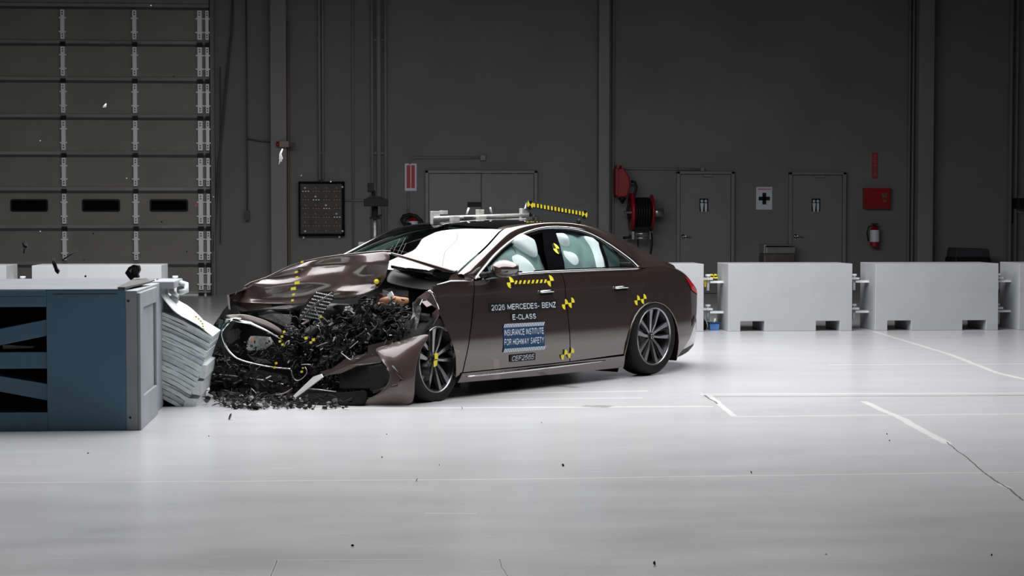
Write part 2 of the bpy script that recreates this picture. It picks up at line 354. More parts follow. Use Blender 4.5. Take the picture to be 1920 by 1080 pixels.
for x0, x1 in ((20, 90.5), (154, 225.5), (281, 353)):
    xa, xb, za, zb = wx(x0), wx(x1), wz(397), wz(374)
    poly = []
    for cx, cz, a0 in ((xb-.04, zb-.04, 0), (xa+.04, zb-.04, 90), (xa+.04, za+.04, 180), (xb-.04, za+.04, 270)):
        for k in range(5):
            a = math.radians(a0+k*22.5); poly.append(rr((cx+.04*math.cos(a), YW-.075, cz+.04*math.sin(a))))
    f = MB().prism(poly, (0, .02, 0)).build('window_frame', 'black', g)
    MB().box(rr((xa+.03, YW-.082, za+.03)), rr((xb-.03, YW-.074, zb-.03))).build('pane', 'blackgloss', f)
MB().box(rr((wx(365), YW-.07, wz(388))), rr((wx(373), YW-.055, wz(381)))).build('red_mark', 'pink', g)
MB().cyl(rr((wx(399), YW-.1, wz(556))), rr((wx(399), YW-.1, ZC-.1)), .035, 10).build('door_track', 'column', g)
MB().box(rr((wx(401), YW-.14, 0)), rr((wx(404), YW, ZC-.1))).build('door_jamb', 'wall', g)
# horizontal bright line at the base of the jamb area
for pts, r, lab in (([(441, -40), (437, 60), (425, 170), (412, 300), (403, 420), (400, 470)], .022, 'black cable slanting down beside the garage door edge'),
                    ([(464, -40), (464, 395)], .014, 'thin vertical pull cord hanging on the grey wall left of the first column'),
                    ([(415, 130), (414, 330), (413, 455)], .010, 'grey conduit running straight down right beside the garage door')):
    o = MB().tube([(wx(a), YW-.12, wz(bb)) for a, bb in pts], r, 6)
    if 'pull' in lab: o.box((wx(460), YW-.16, wz(413)), (wx(468), YW-.06, wz(395)))
    o = o.build('cable' if 'conduit' not in lab else 'conduit', 'conc'); tag(o, lab, 'cable' if 'conduit' not in lab else 'pipe')
o = MB().tube([(wx(464), YW-.06, wz(262)), (wx(488), YW-.06, wz(266)), (wx(508), YW-.06, wz(268))], .012, 6).build('cable', 'conc'); tag(o, 'short thin wire from the pull cord across to the first column', 'cable')
# pipes
PIPES = [(599.5, 5.5, 'narrow conduit dropping to the top of the brown wall board, left of the pair', -40, 338), (606, 4, 'narrow conduit dropping to the top of the brown wall board, right of the pair', -40, 338),
         (662, 3, 'thin faint conduit between the wall board and the thick pipe cluster', -40, 470),
         (698, 5, 'left thin pipe of the three grey pipes above the tripod', -40, 470), (710.5, 10, 'thick middle grey pipe of the three above the tripod', -40, 480), (723, 5, 'right thin pipe of the three grey pipes above the tripod', -40, 480)]
for px, wd, lab, y0, y1 in PIPES:
    r = (wx(px+wd/2)-wx(px-wd/2))/2
    o = MB().cyl((wx(px), YW-r-.05, max(wz(y1), .0)), (wx(px), YW-r-.05, ZC-.1), r, 12)
    for zz in (2.5, 4.5): o.box((wx(px)-r*1.5, YW-r*1.6-.02, zz), (wx(px)+r*1.5, YW-.01, zz+.04))
    tag(o.build('pipe', 'column'), lab, 'pipe')
def conduit(p, lab, r=.018):
    tag(MB().tube([(wx(a), YW-.035, wz(c_)) for a, c_ in p], r, 6).build('conduit', 'column'), lab, 'pipe')
def jbox(px, py, s, lab): tag(wallbox('junction_box', px-s, py-s, px+s, py+s, .08, 'frame', bevel=.005), lab, 'electrical box')
conduit([(768, 308), (770, 300), (778, 296), (905, 296)], 'bent grey conduit running above the red striped sign to a box'); jbox(905, 296, 5, 'small grey junction box above the double doors')
conduit([(1155, 316), (1320, 317)], 'thin grey conduit from the hose reel to a box above the left restroom door'); jbox(1316, 317, 3.5, 'small junction box above the left restroom door')
conduit([(645, 376), (690, 376)], 'short horizontal conduit right of the brown wall board'); conduit([(765, 360), (765, 400)], 'short conduit under the red striped sign')
# doors
def leaf_door(n, px0, px1, top, kind, bottom=559):
    d = empty('door_%d' % n, (wx((px0+px1)/2), YW, 0)); struct(d)
    o = d.location
    fr = MB(); t = 6
    for a in ((px0-t, px0), (px1, px1+t)): fr.box((wx(a[0])-o.x, -.09, 0), (wx(a[1])-o.x, 0, wz(top-5)))
    fr.box((wx(px0-t)-o.x, -.09, wz(top)), (wx(px1+t)-o.x, 0, wz(top-5)))
    fr.build('door_frame', 'frame', d, bevel=.006)
    k = 2 if kind == 'double' else 1
    for i in range(k):
        a = px0+(px1-px0)*i/k; bb = px0+(px1-px0)*(i+1)/k
        lf = MB().box((wx(a)-o.x+.008, -.05, .01), (wx(bb)-o.x-.008, -.0, wz(top)-.01)).build('door_leaf', 'door', d)
        if kind != 'double':
            hz = wz(443); hx0 = wx(px0+6)-o.x
            h = MB().cyl((hx0, -.05, hz), (hx0, -.09, hz), .035, 14).cyl((hx0, -.09, hz), (hx0, -.12, hz), .014, 10); h.tube([(hx0, -.115, hz), (hx0+.05, -.12, hz), (hx0+.13, -.115, hz-.01)], .012, 8); h.build('door_handle', 'chrome', lf)
        MB().box((wx((a+bb)/2)-o.x-.05 if kind != 'double' else wx(bb if i == 0 else a)-o.x-.12, -.10, wz(top+5)), (wx((a+bb)/2)-o.x+.12, -.05, wz(top+1))).build('door_closer', 'frame', lf) if kind != 'double' else None
    return d
leaf_door(2, 803, 1001, 325, 'double'); leaf_door(3, 1274, 1370, 326, 'single'); leaf_door(4, 1484, 1579, 327, 'single')
# signs, sharing the hall's wall
def sign(name, px0, py0, px1, py1, m, lab, d=.015, off=0, cat='sign'):
    e = empty(name, ((wx(px0)+wx(px1))/2, YW-off, (wz(py0)+wz(py1))/2)); tag(e, lab, cat)
    wallbox('sign_panel', px0, py0, px1, py1, d, m, e, off); return e
def onsign(e, name, px0, py0, px1, py1, m, d=.02, off=0): return wallbox(name, px0, py0, px1, py1, d, m, e, off)
s = sign('sign', 759, 307, 781, 358, 'decwhite', 'white fire extinguisher sign with two red vertical stripes, left of the double doors')
for a in (762.3, 770.8): onsign(s, 'red_stripe', a, 310, a+7, 353, 'redsign', .018)
def wall_text(e, txt, px0, py0, px1, py1, m, off, rot=False):
    v, f = text_mesh(txt, abs((wz(py1)-wz(py0))/(wx(px1)-wx(px0))) if rot else abs((wx(px1)-wx(px0))/(wz(py1)-wz(py0)))); o = e.location
    X0, X1, Z0, Z1 = wx(px0), wx(px1), wz(py1), wz(py0)
    if rot: vv = [(X0+(X1-X0)*b_-o.x, YW-off-o.y, Z1+(Z0-Z1)*a_-o.z) for a_, b_ in v]
    else: vv = [(X0+(X1-X0)*a_-o.x, YW-off-o.y, Z0+(Z1-Z0)*b_-o.z) for a_, b_ in v]
    MB().add(vv, f).build('lettering', m, e, recalc=False)
s = sign('sign', 1418, 350, 1448, 393, 'decwhite', 'white first aid sign with a dark cross between the restroom doors')
cr = MB(); o = s.location
for x0, y0, x1, y1 in ((1429.5, 361, 1436.5, 383), (1422.5, 368.5, 1443.5, 375.5)): cr.box((wx(x0)-o.x, -.022, wz(y1)-o.z), (wx(x1)-o.x, -.014, wz(y0)-o.z))
cr.build('cross', 'black', s)
onsign(s, 'top_bar', 1421, 353, 1446, 355.5, 'pink', .018)
def restroom(px, py, lab):
    s = sign('restroom_sign', px-8, py-12, px+8, py+12, 'black', lab, .012, off=.05)
    o = s.location
    for dx in (-3.6, 3.6):
        x = wx(px+dx)-o.x; f = MB(); z = wz(py-7)-o.z
        f.lathe([(0, .002), (.026, .002), (.026, -.002), (0, -.002)], 14, axis='y', c=(x, -.016, z))
        w_ = .032 if dx < 0 else .02
        f.prism([(x-w_, -.014, z-.035), (x+w_, -.014, z-.035), (x+.022, -.014, z-.12), (x+.015, -.014, z-.19), (x-.015, -.014, z-.19), (x-.022, -.014, z-.12)], (0, -.004, 0))
        f.build('figure', 'decwhite', s)
restroom(1319, 384, 'small black restroom sign with two white figures on the left restroom door')
restroom(1529, 384, 'small black restroom sign with two white figures on the right restroom door')
s = sign('sign', 1635, 285, 1645.5, 334, 'redsign', 'narrow red vertical fire extinguisher sign high above the red wall box')
wall_text(s, 'FIRE EXTINGUISHER', 1637, 288, 1643.5, 331, 'pink', .02, rot=True)
s = sign('fire_blanket_box', 1618, 353, 1666, 391, 'red', 'flat red box on the wall above the white-bodied fire extinguisher', .14, cat='box')
onsign(s, 'yellow_print', 1650, 362, 1660, 370, 'yellowpole', .145); onsign(s, 'yellow_print', 1652, 374, 1659, 379, 'yellowpole', .145)
onsign(s, 'lid_edge', 1617, 352, 1667, 354.5, 'red', .15)
s = sign('sign', 876, 379, 902, 388, 'black', 'small black plate on the double doors', .012, off=.05)
# extinguisher
def extinguisher(px, ptop, pbot, lab, Y, hose=False):
    p = at(px, pbot, Y); t = at(px, ptop, Y); h = t[2]-p[2]; e = empty('fire_extinguisher', Vector(p)); tag(e, lab, 'fire extinguisher')
    r = h*.2
    MB().lathe([(0,0),(r*.9,0),(r,.02),(r,h*.22)], 20).build('cylinder_base', 'red', e)
    MB().lathe([(r,h*.22),(r,h*.6),(r*.98,h*.72)], 20).build('label_band', 'decwhite', e)
    MB().lathe([(r*.98,h*.72),(r*.75,h*.82),(r*.3,h*.87),(r*.3,h*.9)], 20).build('cylinder_top', 'red', e)
    MB().box((-r*.35,-r*.3,h*.88),(r*.35,r*.3,h*.95)).box((-r*.9,-.012,h*.96),(r*.8,.012,h)).build('valve', 'black', e)
    MB().tube([(-r*.3,0,h*.92),(-r*1.4,-.01,h*.85),(-r*1.7,-.01,h*.6),(-r*1.4,-.01,h*.25)], .012, 8).build('hose', 'black', e)
    MB().lathe([(0,.03),(r*.34,.03),(r*.3,.045),(0,.045)], 10, axis='y', c=(0,-r-.02,h*.5)).build('gauge_tag', 'redsign', e)
    MB().box((-r*.4, r*.4, h*.3), (r*.4, YW-p[1], h*.7)).build('wall_bracket', 'black', e)
extinguisher(1640, 419, 463, 'red fire extinguisher with a white label hanging under the red wall box', YW-.15)
extinguisher(775, 402, 447, 'fire extinguisher with hose seen just over the windshield, left of the roof rig', YW-.15)
tag(MB().tube([(wx(a), YW-.2, wz(c_)) for a, c_ in ((772, 420), (758, 421), (752, 413), (756, 405), (768, 402), (780, 406), (789, 414), (793, 424), (795, 440))], .03, 8).build('hose', 'black'), 'black looped hose on the wall beside the extinguisher behind the car roof', 'hose')
# hose reels
def reel(cx, cy, lab, s=1.0):
    p = at(cx, cy, YW-.35); e = empty('hose_reel', Vector(p)); tag(e, lab, 'hose reel')
    R = .34*s
    for sx, rr_ in ((-.13, 1), (.19, .93)):
        MB().lathe([(0, sx-.02), (R*rr_, sx-.05 if sx < 0 else sx+.03), (R*rr_, sx), (0, sx+.02)], 28, axis='x').build('reel_flange', 'red', e)
    for k in range(6): MB().lathe([(R*.74+.02*math.cos(a), -.09+.045*k+.02*math.sin(a)) for a in [2*PI*i/8 for i in range(8)]], 24, axis='x', closed=True).build('hose_coil', 'black', e)
    MB().lathe([(0, -.1), (R*.72, -.1), (R*.72, .17), (0, .17)], 20, axis='x').build('drum', 'blackmat', e)
    MB().cyl((.19, 0, 0), (.42, 0, 0), .085, 20).build('drive_motor', 'steel', e)
    MB().cyl((-.3, 0, 0), (.42, 0, 0), .025, 12).build('axle', 'steel', e)
    g_ = MB().cyl((-.1, -.1, -.38), (.16, -.1, -.38), .025, 10).cyl((-.1, -.1, -.46), (.16, -.1, -.46), .022, 10).box((-.16, -.12, -.48), (-.12, .35, -.34)).box((.16, -.12, -.48), (.2, .35, -.34)); g_.build('roller_guide', 'steel', e)
    MB().tube([(.18, -.1, -.3), (.2, -.12, -.55), (.17, -.1, -.8), (.10, -.08, -1.0)], .02, 8).build('hanging_hose', 'black', e)
    MB().tube([(-.05, -.1, -.42), (-.05, -.1, -.62), (-.06, -.1, -.66)], .012, 6).lathe([(0,-.66),(.03,-.69),(.035,-.78),(0,-.8)], 10, c=(-.06,-.1,0)).build('hose_stop', 'black', e)
reel(1200, 398, 'large red hose reel with black hose coiled, left of the restroom doors')
p = at(1165, 345, YW-.3); e = empty('hose_reel', Vector(p)); tag(e, 'small red retractable reel at the column, above and left of the large reel', 'hose reel')
MB().prism([(-.09, -.1, .27), (.03, -.1, .29), (.13, -.1, .12), (.15, -.1, -.02), (.10, -.1, -.22), (-.09, -.1, -.24)], (0, .3, 0)).build('reel_casing', 'red', e, bevel=.02)
MB().box((-.12, -.16, -.2), (-.085, .3, .27)).box((-.01, -.13, .27), (.02, .2, .33)).box((-.1,-.13,.27),(-.07,.2,.33)).build('mounting_frame', 'red', e)
MB().lathe([(.055, -.24), (.07, -.26), (.05, -.28), (.03, -.33), (0, -.36)], 14, c=(.02, -.0, 0)).build('hose_outlet', 'black', e)
tag(MB().tube([(wx(a), YW-.25, wz(c_)) for a, c_ in ((1180, 340), (1187, 342), (1190, 352), (1186, 365), (1178, 378), (1173, 392), (1176, 410), (1183, 425), (1184, 436), (1176, 445), (1165, 446))], .025, 8).build('hose', 'black'), 'dark red-black hose curving from the small reel down past the large reel', 'hose')
# drinking fountain
p = at(1454, 492, YW-.4); e = empty('drinking_fountain', (p[0], YW, 0)); tag(e, 'steel wall drinking fountain between the two restroom doors', 'drinking fountain')
x0, x1 = wx(1424)-p[0], wx(1482)-p[0]
MB().box((x0, -.42, .45), (x1, 0, wz(475))).build('cabinet', 'fountain', e, bevel=.02)
bs = MB(); bs.box((x0+.02, -.45, wz(461)), (x1+.01, 0, wz(458))); bs.box((x0, -.43, wz(475)), (x0+.04, 0, wz(458))); bs.box((x0+.04, -.43, wz(475)), (x1, -.40, wz(463))); bs.build('basin', 'steel', e, bevel=.008)
MB().tube([(x1-.1, -.3, wz(459)), (x1-.1, -.3, wz(454)), (x1-.13, -.33, wz(454))], .015, 8).build('spout', 'chrome', e)
# board with switches
e = empty('control_board', (wx(603), YW, wz(391))); tag(e, 'brown wall board with rows of small connectors right of the first column', 'control board')
wallbox('board_back', 560, 341, 646, 442, .10, 'darkbrown', e, bevel=.01)
fr = MB(); o = e.location
for a, c_, d_, f_ in ((560, 341, 646, 345), (560, 438, 646, 442), (560, 341, 563, 442), (641, 341, 646, 442)): fr.box((wx(a)-o.x, -.13, wz(f_)-o.z), (wx(d_)-o.x, -.0, wz(c_)-o.z))
fr.build('board_frame', 'blackmat', e)
for r_ in range(6):
    y = 352+r_*16
    st_ = MB(); st_.box((wx(564)-o.x, -.115, wz(y+5)-o.z), (wx(639)-o.x, -.10, wz(y-1)-o.z)); st_.build('connector_row', 'darkbrown', e)
    for c_ in range(4):
        q = MB()
        for k in range(3):
            x = wx(567+c_*19.5+k*5)-o.x; q.box((x, -.125, wz(y+8)-o.z), (x+.025, -.11, wz(y+6)-o.z))
        x = wx(572+c_*19.5)-o.x; q.cyl((x, -.13, wz(y+1)-o.z), (x, -.11, wz(y+1)-o.z), .018, 8); q.build('connector', 'beige' if (r_*4+c_) % 5 else 'galv', e)
for a, c_ in ((642, 351), (642, 433), (569, 445), (636, 444)): MB().cyl((wx(a)-o.x, -.15, wz(c_)-o.z), (wx(a)-o.x, -.12, wz(c_)-o.z), .018, 8).build('screw', 'galv', e)
# horn / beacon on the first column
e = empty('alarm_box', (wx(532), YW-.28, wz(273))); tag(e, 'small beige alarm box on the first column', 'alarm')
MB().box((-.06, -.14, -.055), (.11, 0, .055)).build('casing', 'beige', e, bevel=.01); MB().cyl((-.06, -.07, 0), (-.11, -.07, 0), .045, 14).build('lens', 'red', e); MB().box((.11, -.1, -.04), (.22, 0, .03)).build('bracket', 'darkbrown', e)
# black cabinet by right column
e = empty('equipment_cart', (wx(1793), YW-.7, 0)); tag(e, 'dark domed equipment case behind the second block from the right', 'equipment case')
k_ = (wx(1826)-wx(1760))/2
MB().box((-k_, -.3, .3), (k_, .3, wz(482))).build('case_body', 'black', e, bevel=.03)
MB().prism([(-k_*.97, -.28, wz(482)), (k_*.97, -.28, wz(482)), (k_*.9, -.28, wz(466)), (-k_*.86, -.28, wz(464))], (0, .55, 0)).build('case_lid', 'boardgrey', e, bevel=.02)
for sx in (-1, 1):
    for sy in (-.2, .2): MB().box((sx*k_*.8-.03, sy-.03, 0), (sx*k_*.8+.03, sy+.03, .3)).build('leg', 'black', e)
e = empty('wall_device', (wx(1910), YW, wz(380))); tag(e, 'black box mounted on the wall at the right edge of the picture', 'electrical box')
wallbox('box_body', 1898, 371, 1925, 391, .35, 'black', e, bevel=.01); wallbox('mount_plate', 1906, 366, 1925, 400, .06, 'frame', e); wallbox('cable_drop', 1898, 391, 1902, 418, .05, 'black', e)
# camera tripod behind car
Yt = 23.0
p = at(703, 480, Yt); e = empty('camera_tripod', (p[0], Yt, 0)); tag(e, 'tall black camera tripod behind the car hood, in front of the pipes', 'tripod')
def tz(py): return at(703, py, Yt)[2]
def tx(px): return at(px, 400, Yt)[0]-p[0]
MB().cyl((0, 0, .55), (0, 0, tz(400)), .022, 12).build('center_column', 'greymetal', e)
hd = MB(); hd.box((tx(682), -.15, tz(387)), (tx(728), .15, tz(373))); hd.prism([(tx(683), -.12, tz(374)), (tx(726), -.12, tz(374)), (tx(714), -.12, tz(368)), (tx(697), -.12, tz(367))], (0, .24, 0)); hd.build('camera_housing', 'blackmat', e, bevel=.01)
MB().box((tx(689), -.08, tz(360)), (tx(701), .1, tz(343))).box((tx(697), -.03, tz(368)), (tx(704), .03, tz(357))).build('monitor', 'blackmat', e, bevel=.008)
MB().cyl((0, 0, tz(411)), (0, 0, tz(386)), .04, 12).box((tx(693), -.04, tz(411)), (tx(714), .04, tz(407))).tube([(0, 0, tz(408)), (tx(716), -.03, tz(403))], .012, 6).build('tripod_head', 'blackmat', e)
MB().box((tx(692), -.12, tz(472)), (tx(715), .12, tz(455))).build('collar', 'black', e)
for k in range(3):
    a = k*2*PI/3+.5; MB().tube([(.05*math.cos(a), .05*math.sin(a), tz(462)), (.5*math.cos(a), .5*math.sin(a), .02)], [.025, .018], 8).build('leg', 'black', e)
tag(MB().box((tx(670)+p[0], Yt+2, 0), (tx(683)+p[0]+.1, Yt+2.5, tz(459))).build('cabinet', 'door', bevel=.01), 'small grey cabinet low behind the tripod', 'cabinet')

# ---------------------------------------------------------------- white concrete blocks
YB = 22.44
def block(px0, px1, lab, bottom=621, top=494, full=None):
    x0, x1 = at(px0, 560, YB)[0], at(px1, 560, YB)[0]
    if full == 'left': x0 = x1-1.54
    if full == 'right': x1 = x0+1.54
    zt = .836; dp = .72; n0, n1, nh = .16, .45, .125
    w_ = x1-x0; e = empty('concrete_block', ((x0+x1)/2, YB, 0)); tag(e, lab, 'concrete block', 'white concrete blocks along the back of the hall')
    h = w_/2; a0, a1 = -h+.155, -h+.455; b0, b1 = h-.455, h-.155
    poly = [(-h, 0, 0), (a0, 0, 0), (a0, 0, nh), (a1, 0, nh), (a1, 0, 0), (b0, 0, 0), (b0, 0, nh), (b1, 0, nh), (b1, 0, 0), (h, 0, 0), (h, 0, zt), (-h, 0, zt)]
    MB().prism(poly, (0, dp, 0)).build('block_body', 'block', e, bevel=.006)
    for zz in (.62, .24):
        for sx, dz in ((-1, -.02), (1, .02)):
            xx = sx*h
            pl = MB().box((xx if sx > 0 else xx-.17, .30, zz+dz-.012), (xx+.17 if sx > 0 else xx, .48, zz+dz+.012)); pl.build('hinge_plate', 'galv', e)
        MB().cyl((h+.125, .39, zz-.13), (h+.125, .39, zz+.05), .018, 12).lathe([(0, zz+.05), (.035, zz+.05), (.035, zz+.075), (0, zz+.075)], 12, c=(h+.125, .39, 0)).build('hinge_pin', 'galv', e)
    return e
block(1365.5, 1598, 'white block with two fork slots standing just right of the car tail')
block(1641.5, 1872, 'white block below the dark domed equipment case, second from the right')
block(1911, 1920, 'white block cut off at the right edge of the picture', full='right')
block(1000, 1319.5, 'white block mostly hidden behind the rear of the car', full='left')
block(60, 303, 'white block seen over the top of the blue barrier, below the garage door windows')
block(-200, 12, 'white block cut off at the left edge of the picture', full='left')
# clutter between blocks
e = empty('storage_tub', Vector(gp(1342, 620)) + Vector((0, .12, 0))); tag(e, 'small translucent blue tub on the floor beside the car tail', 'tub')
MB().prism([(-.055,-.05,0),(.055,-.05,0),(.065,-.05,.085),(-.065,-.05,.085)], (0,.14,0)).build('tub_body', 'bluebox', e, bevel=.01); MB().box((-.07,-.06,.085),(.07,.1,.10)).build('lid', 'decblue', e, bevel=.005)
tag(MB().tube([at(1337, 608, YB+.3), at(1340, 602, YB+.3), at(1341, 597, YB+.3)], .012, 8).build('white_strap', 'white'), 'short white strap lying over the blue tub', 'strap')
e = empty('bag', Vector(gp(1323, 620)) + Vector((-.02, .15, 0))); tag(e, 'small black bag on the floor between the car tail and the blue tub', 'bag')
MB().lathe([(0,0),(.05,.0),(.065,.05),(.05,.11),(.02,.14),(0,.15)], 12).build('bag_body', 'blackmat', e); MB().tube([(-.03,0,.13),(0,0,.17),(.03,0,.13)], .006, 6).build('handle', 'black', e)
for px, lab in ((1334, 'left small yellow wedge on the bracket beside the car tail'), (1341, 'right small yellow wedge on the bracket beside the car tail')):
    p = at(px, 522, YB+.4); e = empty('yellow_block', Vector(p)); tag(e, lab, 'wedge')
    MB().prism([(-.028,-.03,0),(.028,-.03,0),(.012,-.03,.055),(-.012,-.03,.055)], (0,.06,0)).build('wedge_body', 'yellow', e); MB().box((-.018,-.035,.02),(.018,-.029,.035)).build('stripe', 'black', e)
tag(MB().box((0,0,0),(.03,.04,.06)).box((.005,.0,-.04),(.025,.03,0)).build('yellow_block', 'yellow', loc=Vector(at(1320, 532, YB+.35))), 'pale yellow piece hanging at the bracket edge nearest the red tail light', 'wedge')

# ---------------------------------------------------------------- fixed crash barrier
Y0 = 12.574; Y1 = 14.567
ox = at(246, 700, Y0)[0]
e = empty('crash_barrier', (ox, Y0, 0)); tag(e, 'massive dark blue steel crash barrier block with grey end plate at the left', 'crash barrier')
def bx_(px): return at(px, 700, Y0)[0]-ox
def bz_(py): return at(150, py, Y0)[2]
ZT = .953; xe = bx_(258); xL = -2.2
MB().box((bx_(88), 0, 0), (bx_(236), .25, ZT)).build('front_plate', 'blue', e, bevel=.004)
MB().box((xL, .45, 0), (bx_(236), Y1-Y0, ZT-.004)).build('core', 'blackmat', e)
MB().box((xL, -.004, bz_(575)), (bx_(88), .3, ZT)).build('top_beam', 'blue', e, bevel=.004)
MB().box((xL, -.004, 0), (bx_(88), .3, bz_(773))).build('bottom_beam', 'blue', e, bevel=.004)
MB().box((xL, .02, bz_(691)), (bx_(88), .3, bz_(660))).build('middle_beam', 'blue', e, bevel=.004)
for pts in (((88, 599), (88, 629.5), (0, 647), (0, 616)), ((88, 720), (88, 751), (0, 734), (0, 705))):
    q = [(bx_(a), .02, bz_(c_)) for a, c_ in pts]
    dx = q[2][0]-q[0][0]; f_ = (xL-q[0][0])/dx
    f_ = min(f_, 2.5)
    a3 = (q[0][0]+dx*f_, .02, q[0][2]+(q[3][2]-q[0][2])*f_); a2 = (q[1][0]+dx*f_, .02, q[1][2]+(q[2][2]-q[1][2])*f_)
    MB().prism([q[0], q[1], a2, a3], (0, .28, 0)).build('diagonal_brace', 'blue', e, bevel=.003)
MB().box((xL, 0, ZT), (bx_(236), Y1-Y0, ZT+.006)).build('top_plate', 'btop', e, bevel=.002)
MB().box((xL, -.006, bz_(556.5)), (bx_(86), .0, bz_(555.5))).box((bx_(100), -.006, bz_(552.5)), (bx_(222), 0, bz_(551.6))).build('weld_line', 'conc', e)
MB().box((bx_(236), -.0, 0), (xe, Y1-Y0, ZT-.005)).build('end_plate', 'bgrey', e, bevel=.006)
fr = MB()
for y0, y1, z0, z1 in ((.0, .16, 0, ZT-.02), (.16, .95, ZT-.13, ZT-.02), (.16, .95, 0, .22), (.95, 1.0, 0, ZT-.02)): fr.box((xe, y0, z0), (xe+.022, y1, z1))
fr.build('end_frame', 'bgrey', e, bevel=.006)
for px, py in ((241.7, 565), (243.5, 784)): MB().cyl((bx_(px), -.004, bz_(py)), (bx_(px), .01, bz_(py)), .008, 8).build('bolt_hole', 'black', e)
MB().prism([(bx_(222), -.0, ZT+.007), (bx_(236), -.0, ZT+.007), (xe-.01, .9, ZT+.012), (xe-.05, .95, ZT+.035), (xe-.13, .8, ZT+.03)], (0, 0, .012)).build('bent_cover_strip', 'conc', e)
o = MB().box((bx_(258)-.06, 1.35, ZT-.05), (xe+.11, Y1-Y0, ZT+.006)).build('top_lug', 'bgrey', e, bevel=.01)
MB().tube([(xe+.12, 1.7, ZT-.02), (xe+.165, 1.68, ZT-.03), (xe+.17, 1.66, ZT-.075), (xe+.12, 1.64, ZT-.09)], .022, 10).build('torn_clamp', 'honey', e)
MB().prism([(bx_(0), .1, bz_(656)), (bx_(58), .1, bz_(654)), (bx_(58), .1, bz_(651)), (bx_(0), .1, bz_(648))], (0, .3, 0)).build('wooden_wedge', 'beige', e)
# crushed honeycomb element
YH = 14.06
e = empty('honeycomb_barrier', Vector(gp(330, 765)) * 1); e.location = (at(300, 765, YH)[0], YH, 0)
tag(e, 'crushed pale aluminium honeycomb element fanned out between barrier and car', 'barrier element')
def hp(px, py, dy=0.): q = at(px, py, YH+dy); return Vector((q[0]-e.location.x, q[1]-e.location.y, q[2]))
left = [(287, 578), (284, 592), (284.5, 603), (284, 620), (285, 642), (284.5, 665), (285, 690), (285.5, 715), (288, 742)]
right = [(398, 631), (394, 645), (388, 660), (381, 682), (374, 702), (367, 722), (357, 742), (349, 757), (341, 771)]
def lerp_poly(P, t):
    P = [np.array(p, float) for p in P]; L_ = [0]
    for a, c_ in zip(P[:-1], P[1:]): L_.append(L_[-1]+np.linalg.norm(c_-a))
    s = t*L_[-1]
    for i in range(len(P)-1):
        if s <= L_[i+1]+1e-9: f = (s-L_[i])/max(L_[i+1]-L_[i], 1e-9); return P[i]*(1-f)+P[i+1]*f
    return P[-1]
N = 19; rnd = random.Random(3)
tl = [0]; 
for i in range(N): tl.append(tl[-1]+rnd.uniform(.6, 1.4))
tl = [t/tl[-1] for t in tl]
for i in range(N):
    a0, a1 = lerp_poly(left, tl[i]), lerp_poly(left, tl[i+1]); b0, b1 = lerp_poly(right, tl[i]), lerp_poly(right, tl[i+1])
    g_ = .13; a1 = a1*(1-g_)+a0*g_; b1 = b1*(1-g_)+b0*g_
    dl, dr = rnd.uniform(-.02, .03), rnd.uniform(-.04, .06); m = MB(); n_ = 8
    P = []
    for k in range(n_+1):
        f = k/n_; w1 = rnd.uniform(-.7, .7); u = a0*(1-f)+b0*f; l = a1*(1-f)+b1*f
        u[1] += w1-2.5*math.sin(PI*f); l[1] += w1-2.5*math.sin(PI*f); dd = dl*(1-f)+dr*f
        dep = .95 - .15*f
        P.append([hp(*u, dd), hp(*l, dd+.004), hp(*l, dd+.004)+Vector((0, dep, 0)), hp(*u, dd)+Vector((0, dep, 0)), hp(*u, dd)])
    m.grid(P, smooth=False); m.f.append((0, 1, 2, 3)); m.mi.append(0); m.sm.append(False); q0 = n_*5; m.f.append((q0, q0+1, q0+2, q0+3)); m.mi.append(0); m.sm.append(False)
    m.build('honeycomb_layer', 'honey', e)
MB().prism([hp(*p_, .09) for p_ in left[::1]]+[hp(*p_, .09) for p_ in right[::-1]], (0, .7, 0)).build('gap_shade_slab', 'blackmat', e)  # black slab standing in for the shade between the layers
# torn cover sheet curling over the top
sh0 = [(290, 524), (296, 540), (304, 556), (314, 570), (326, 583), (338, 592), (350, 598), (372, 610), (398, 631)]
sh1 = [(292, 524), (301, 537), (314, 548), (328, 560), (340, 567), (353, 574), (367, 586), (379, 598), (398, 630)]
P = []
for k in range(17):
    a, c_ = lerp_poly(sh0, k/16), lerp_poly(sh1, k/16)
    P.append([hp(*a, -.03), hp(*(a*.5+c_*.5), .25), hp(*c_, .55), hp(*c_, .9)-Vector((0, 0, .015))])
MB().grid(P).build('torn_cover_sheet', 'honey', e, solid=.006)
bk = MB()
for px0, py0, px1, py1, sk in ((375, 684, 388, 711, 3), (362, 714, 381, 742, 3), (343, 747, 371, 778, 5)):
    q = [hp(px0+sk, py0, .02), hp(px1, py0+1, .02), hp(px1-sk*1.1, py1, .02), hp(px0-sk*.6, py1-3, .02)]
    MB().prism(q, (0, .8, 0)).build('bumper_block', 'honey', e, bevel=.003)
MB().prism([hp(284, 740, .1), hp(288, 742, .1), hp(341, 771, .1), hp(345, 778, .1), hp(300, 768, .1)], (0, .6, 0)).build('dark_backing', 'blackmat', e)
MB().tube([hp(291, 750, .02), hp(297, 762, .02), hp(306, 776, .02), hp(314, 780, .02)], .006, 6).build('bent_wire', 'steel', e)
MB().prism([hp(286, 548, .2), hp(300, 548, .2), hp(322, 590, .2), hp(300, 590, .2), hp(285, 580, .2)], (0, .5, 0)).build('crumpled_core', 'bgrey', e)
MB().prism([hp(323, 552, .3), hp(333, 558, .3), hp(331, 572, .3), hp(322, 566, .3), hp(318, 558, .3)], (0, .15, .02)).build('folded_foil', 'silver', e)
MB().prism([hp(338, 571, .5), hp(345, 570, .5), hp(347, 575, .5), hp(340, 575, .5)], (0, .05, 0)).build('orange_tag', 'orange', e)
yl = MB()
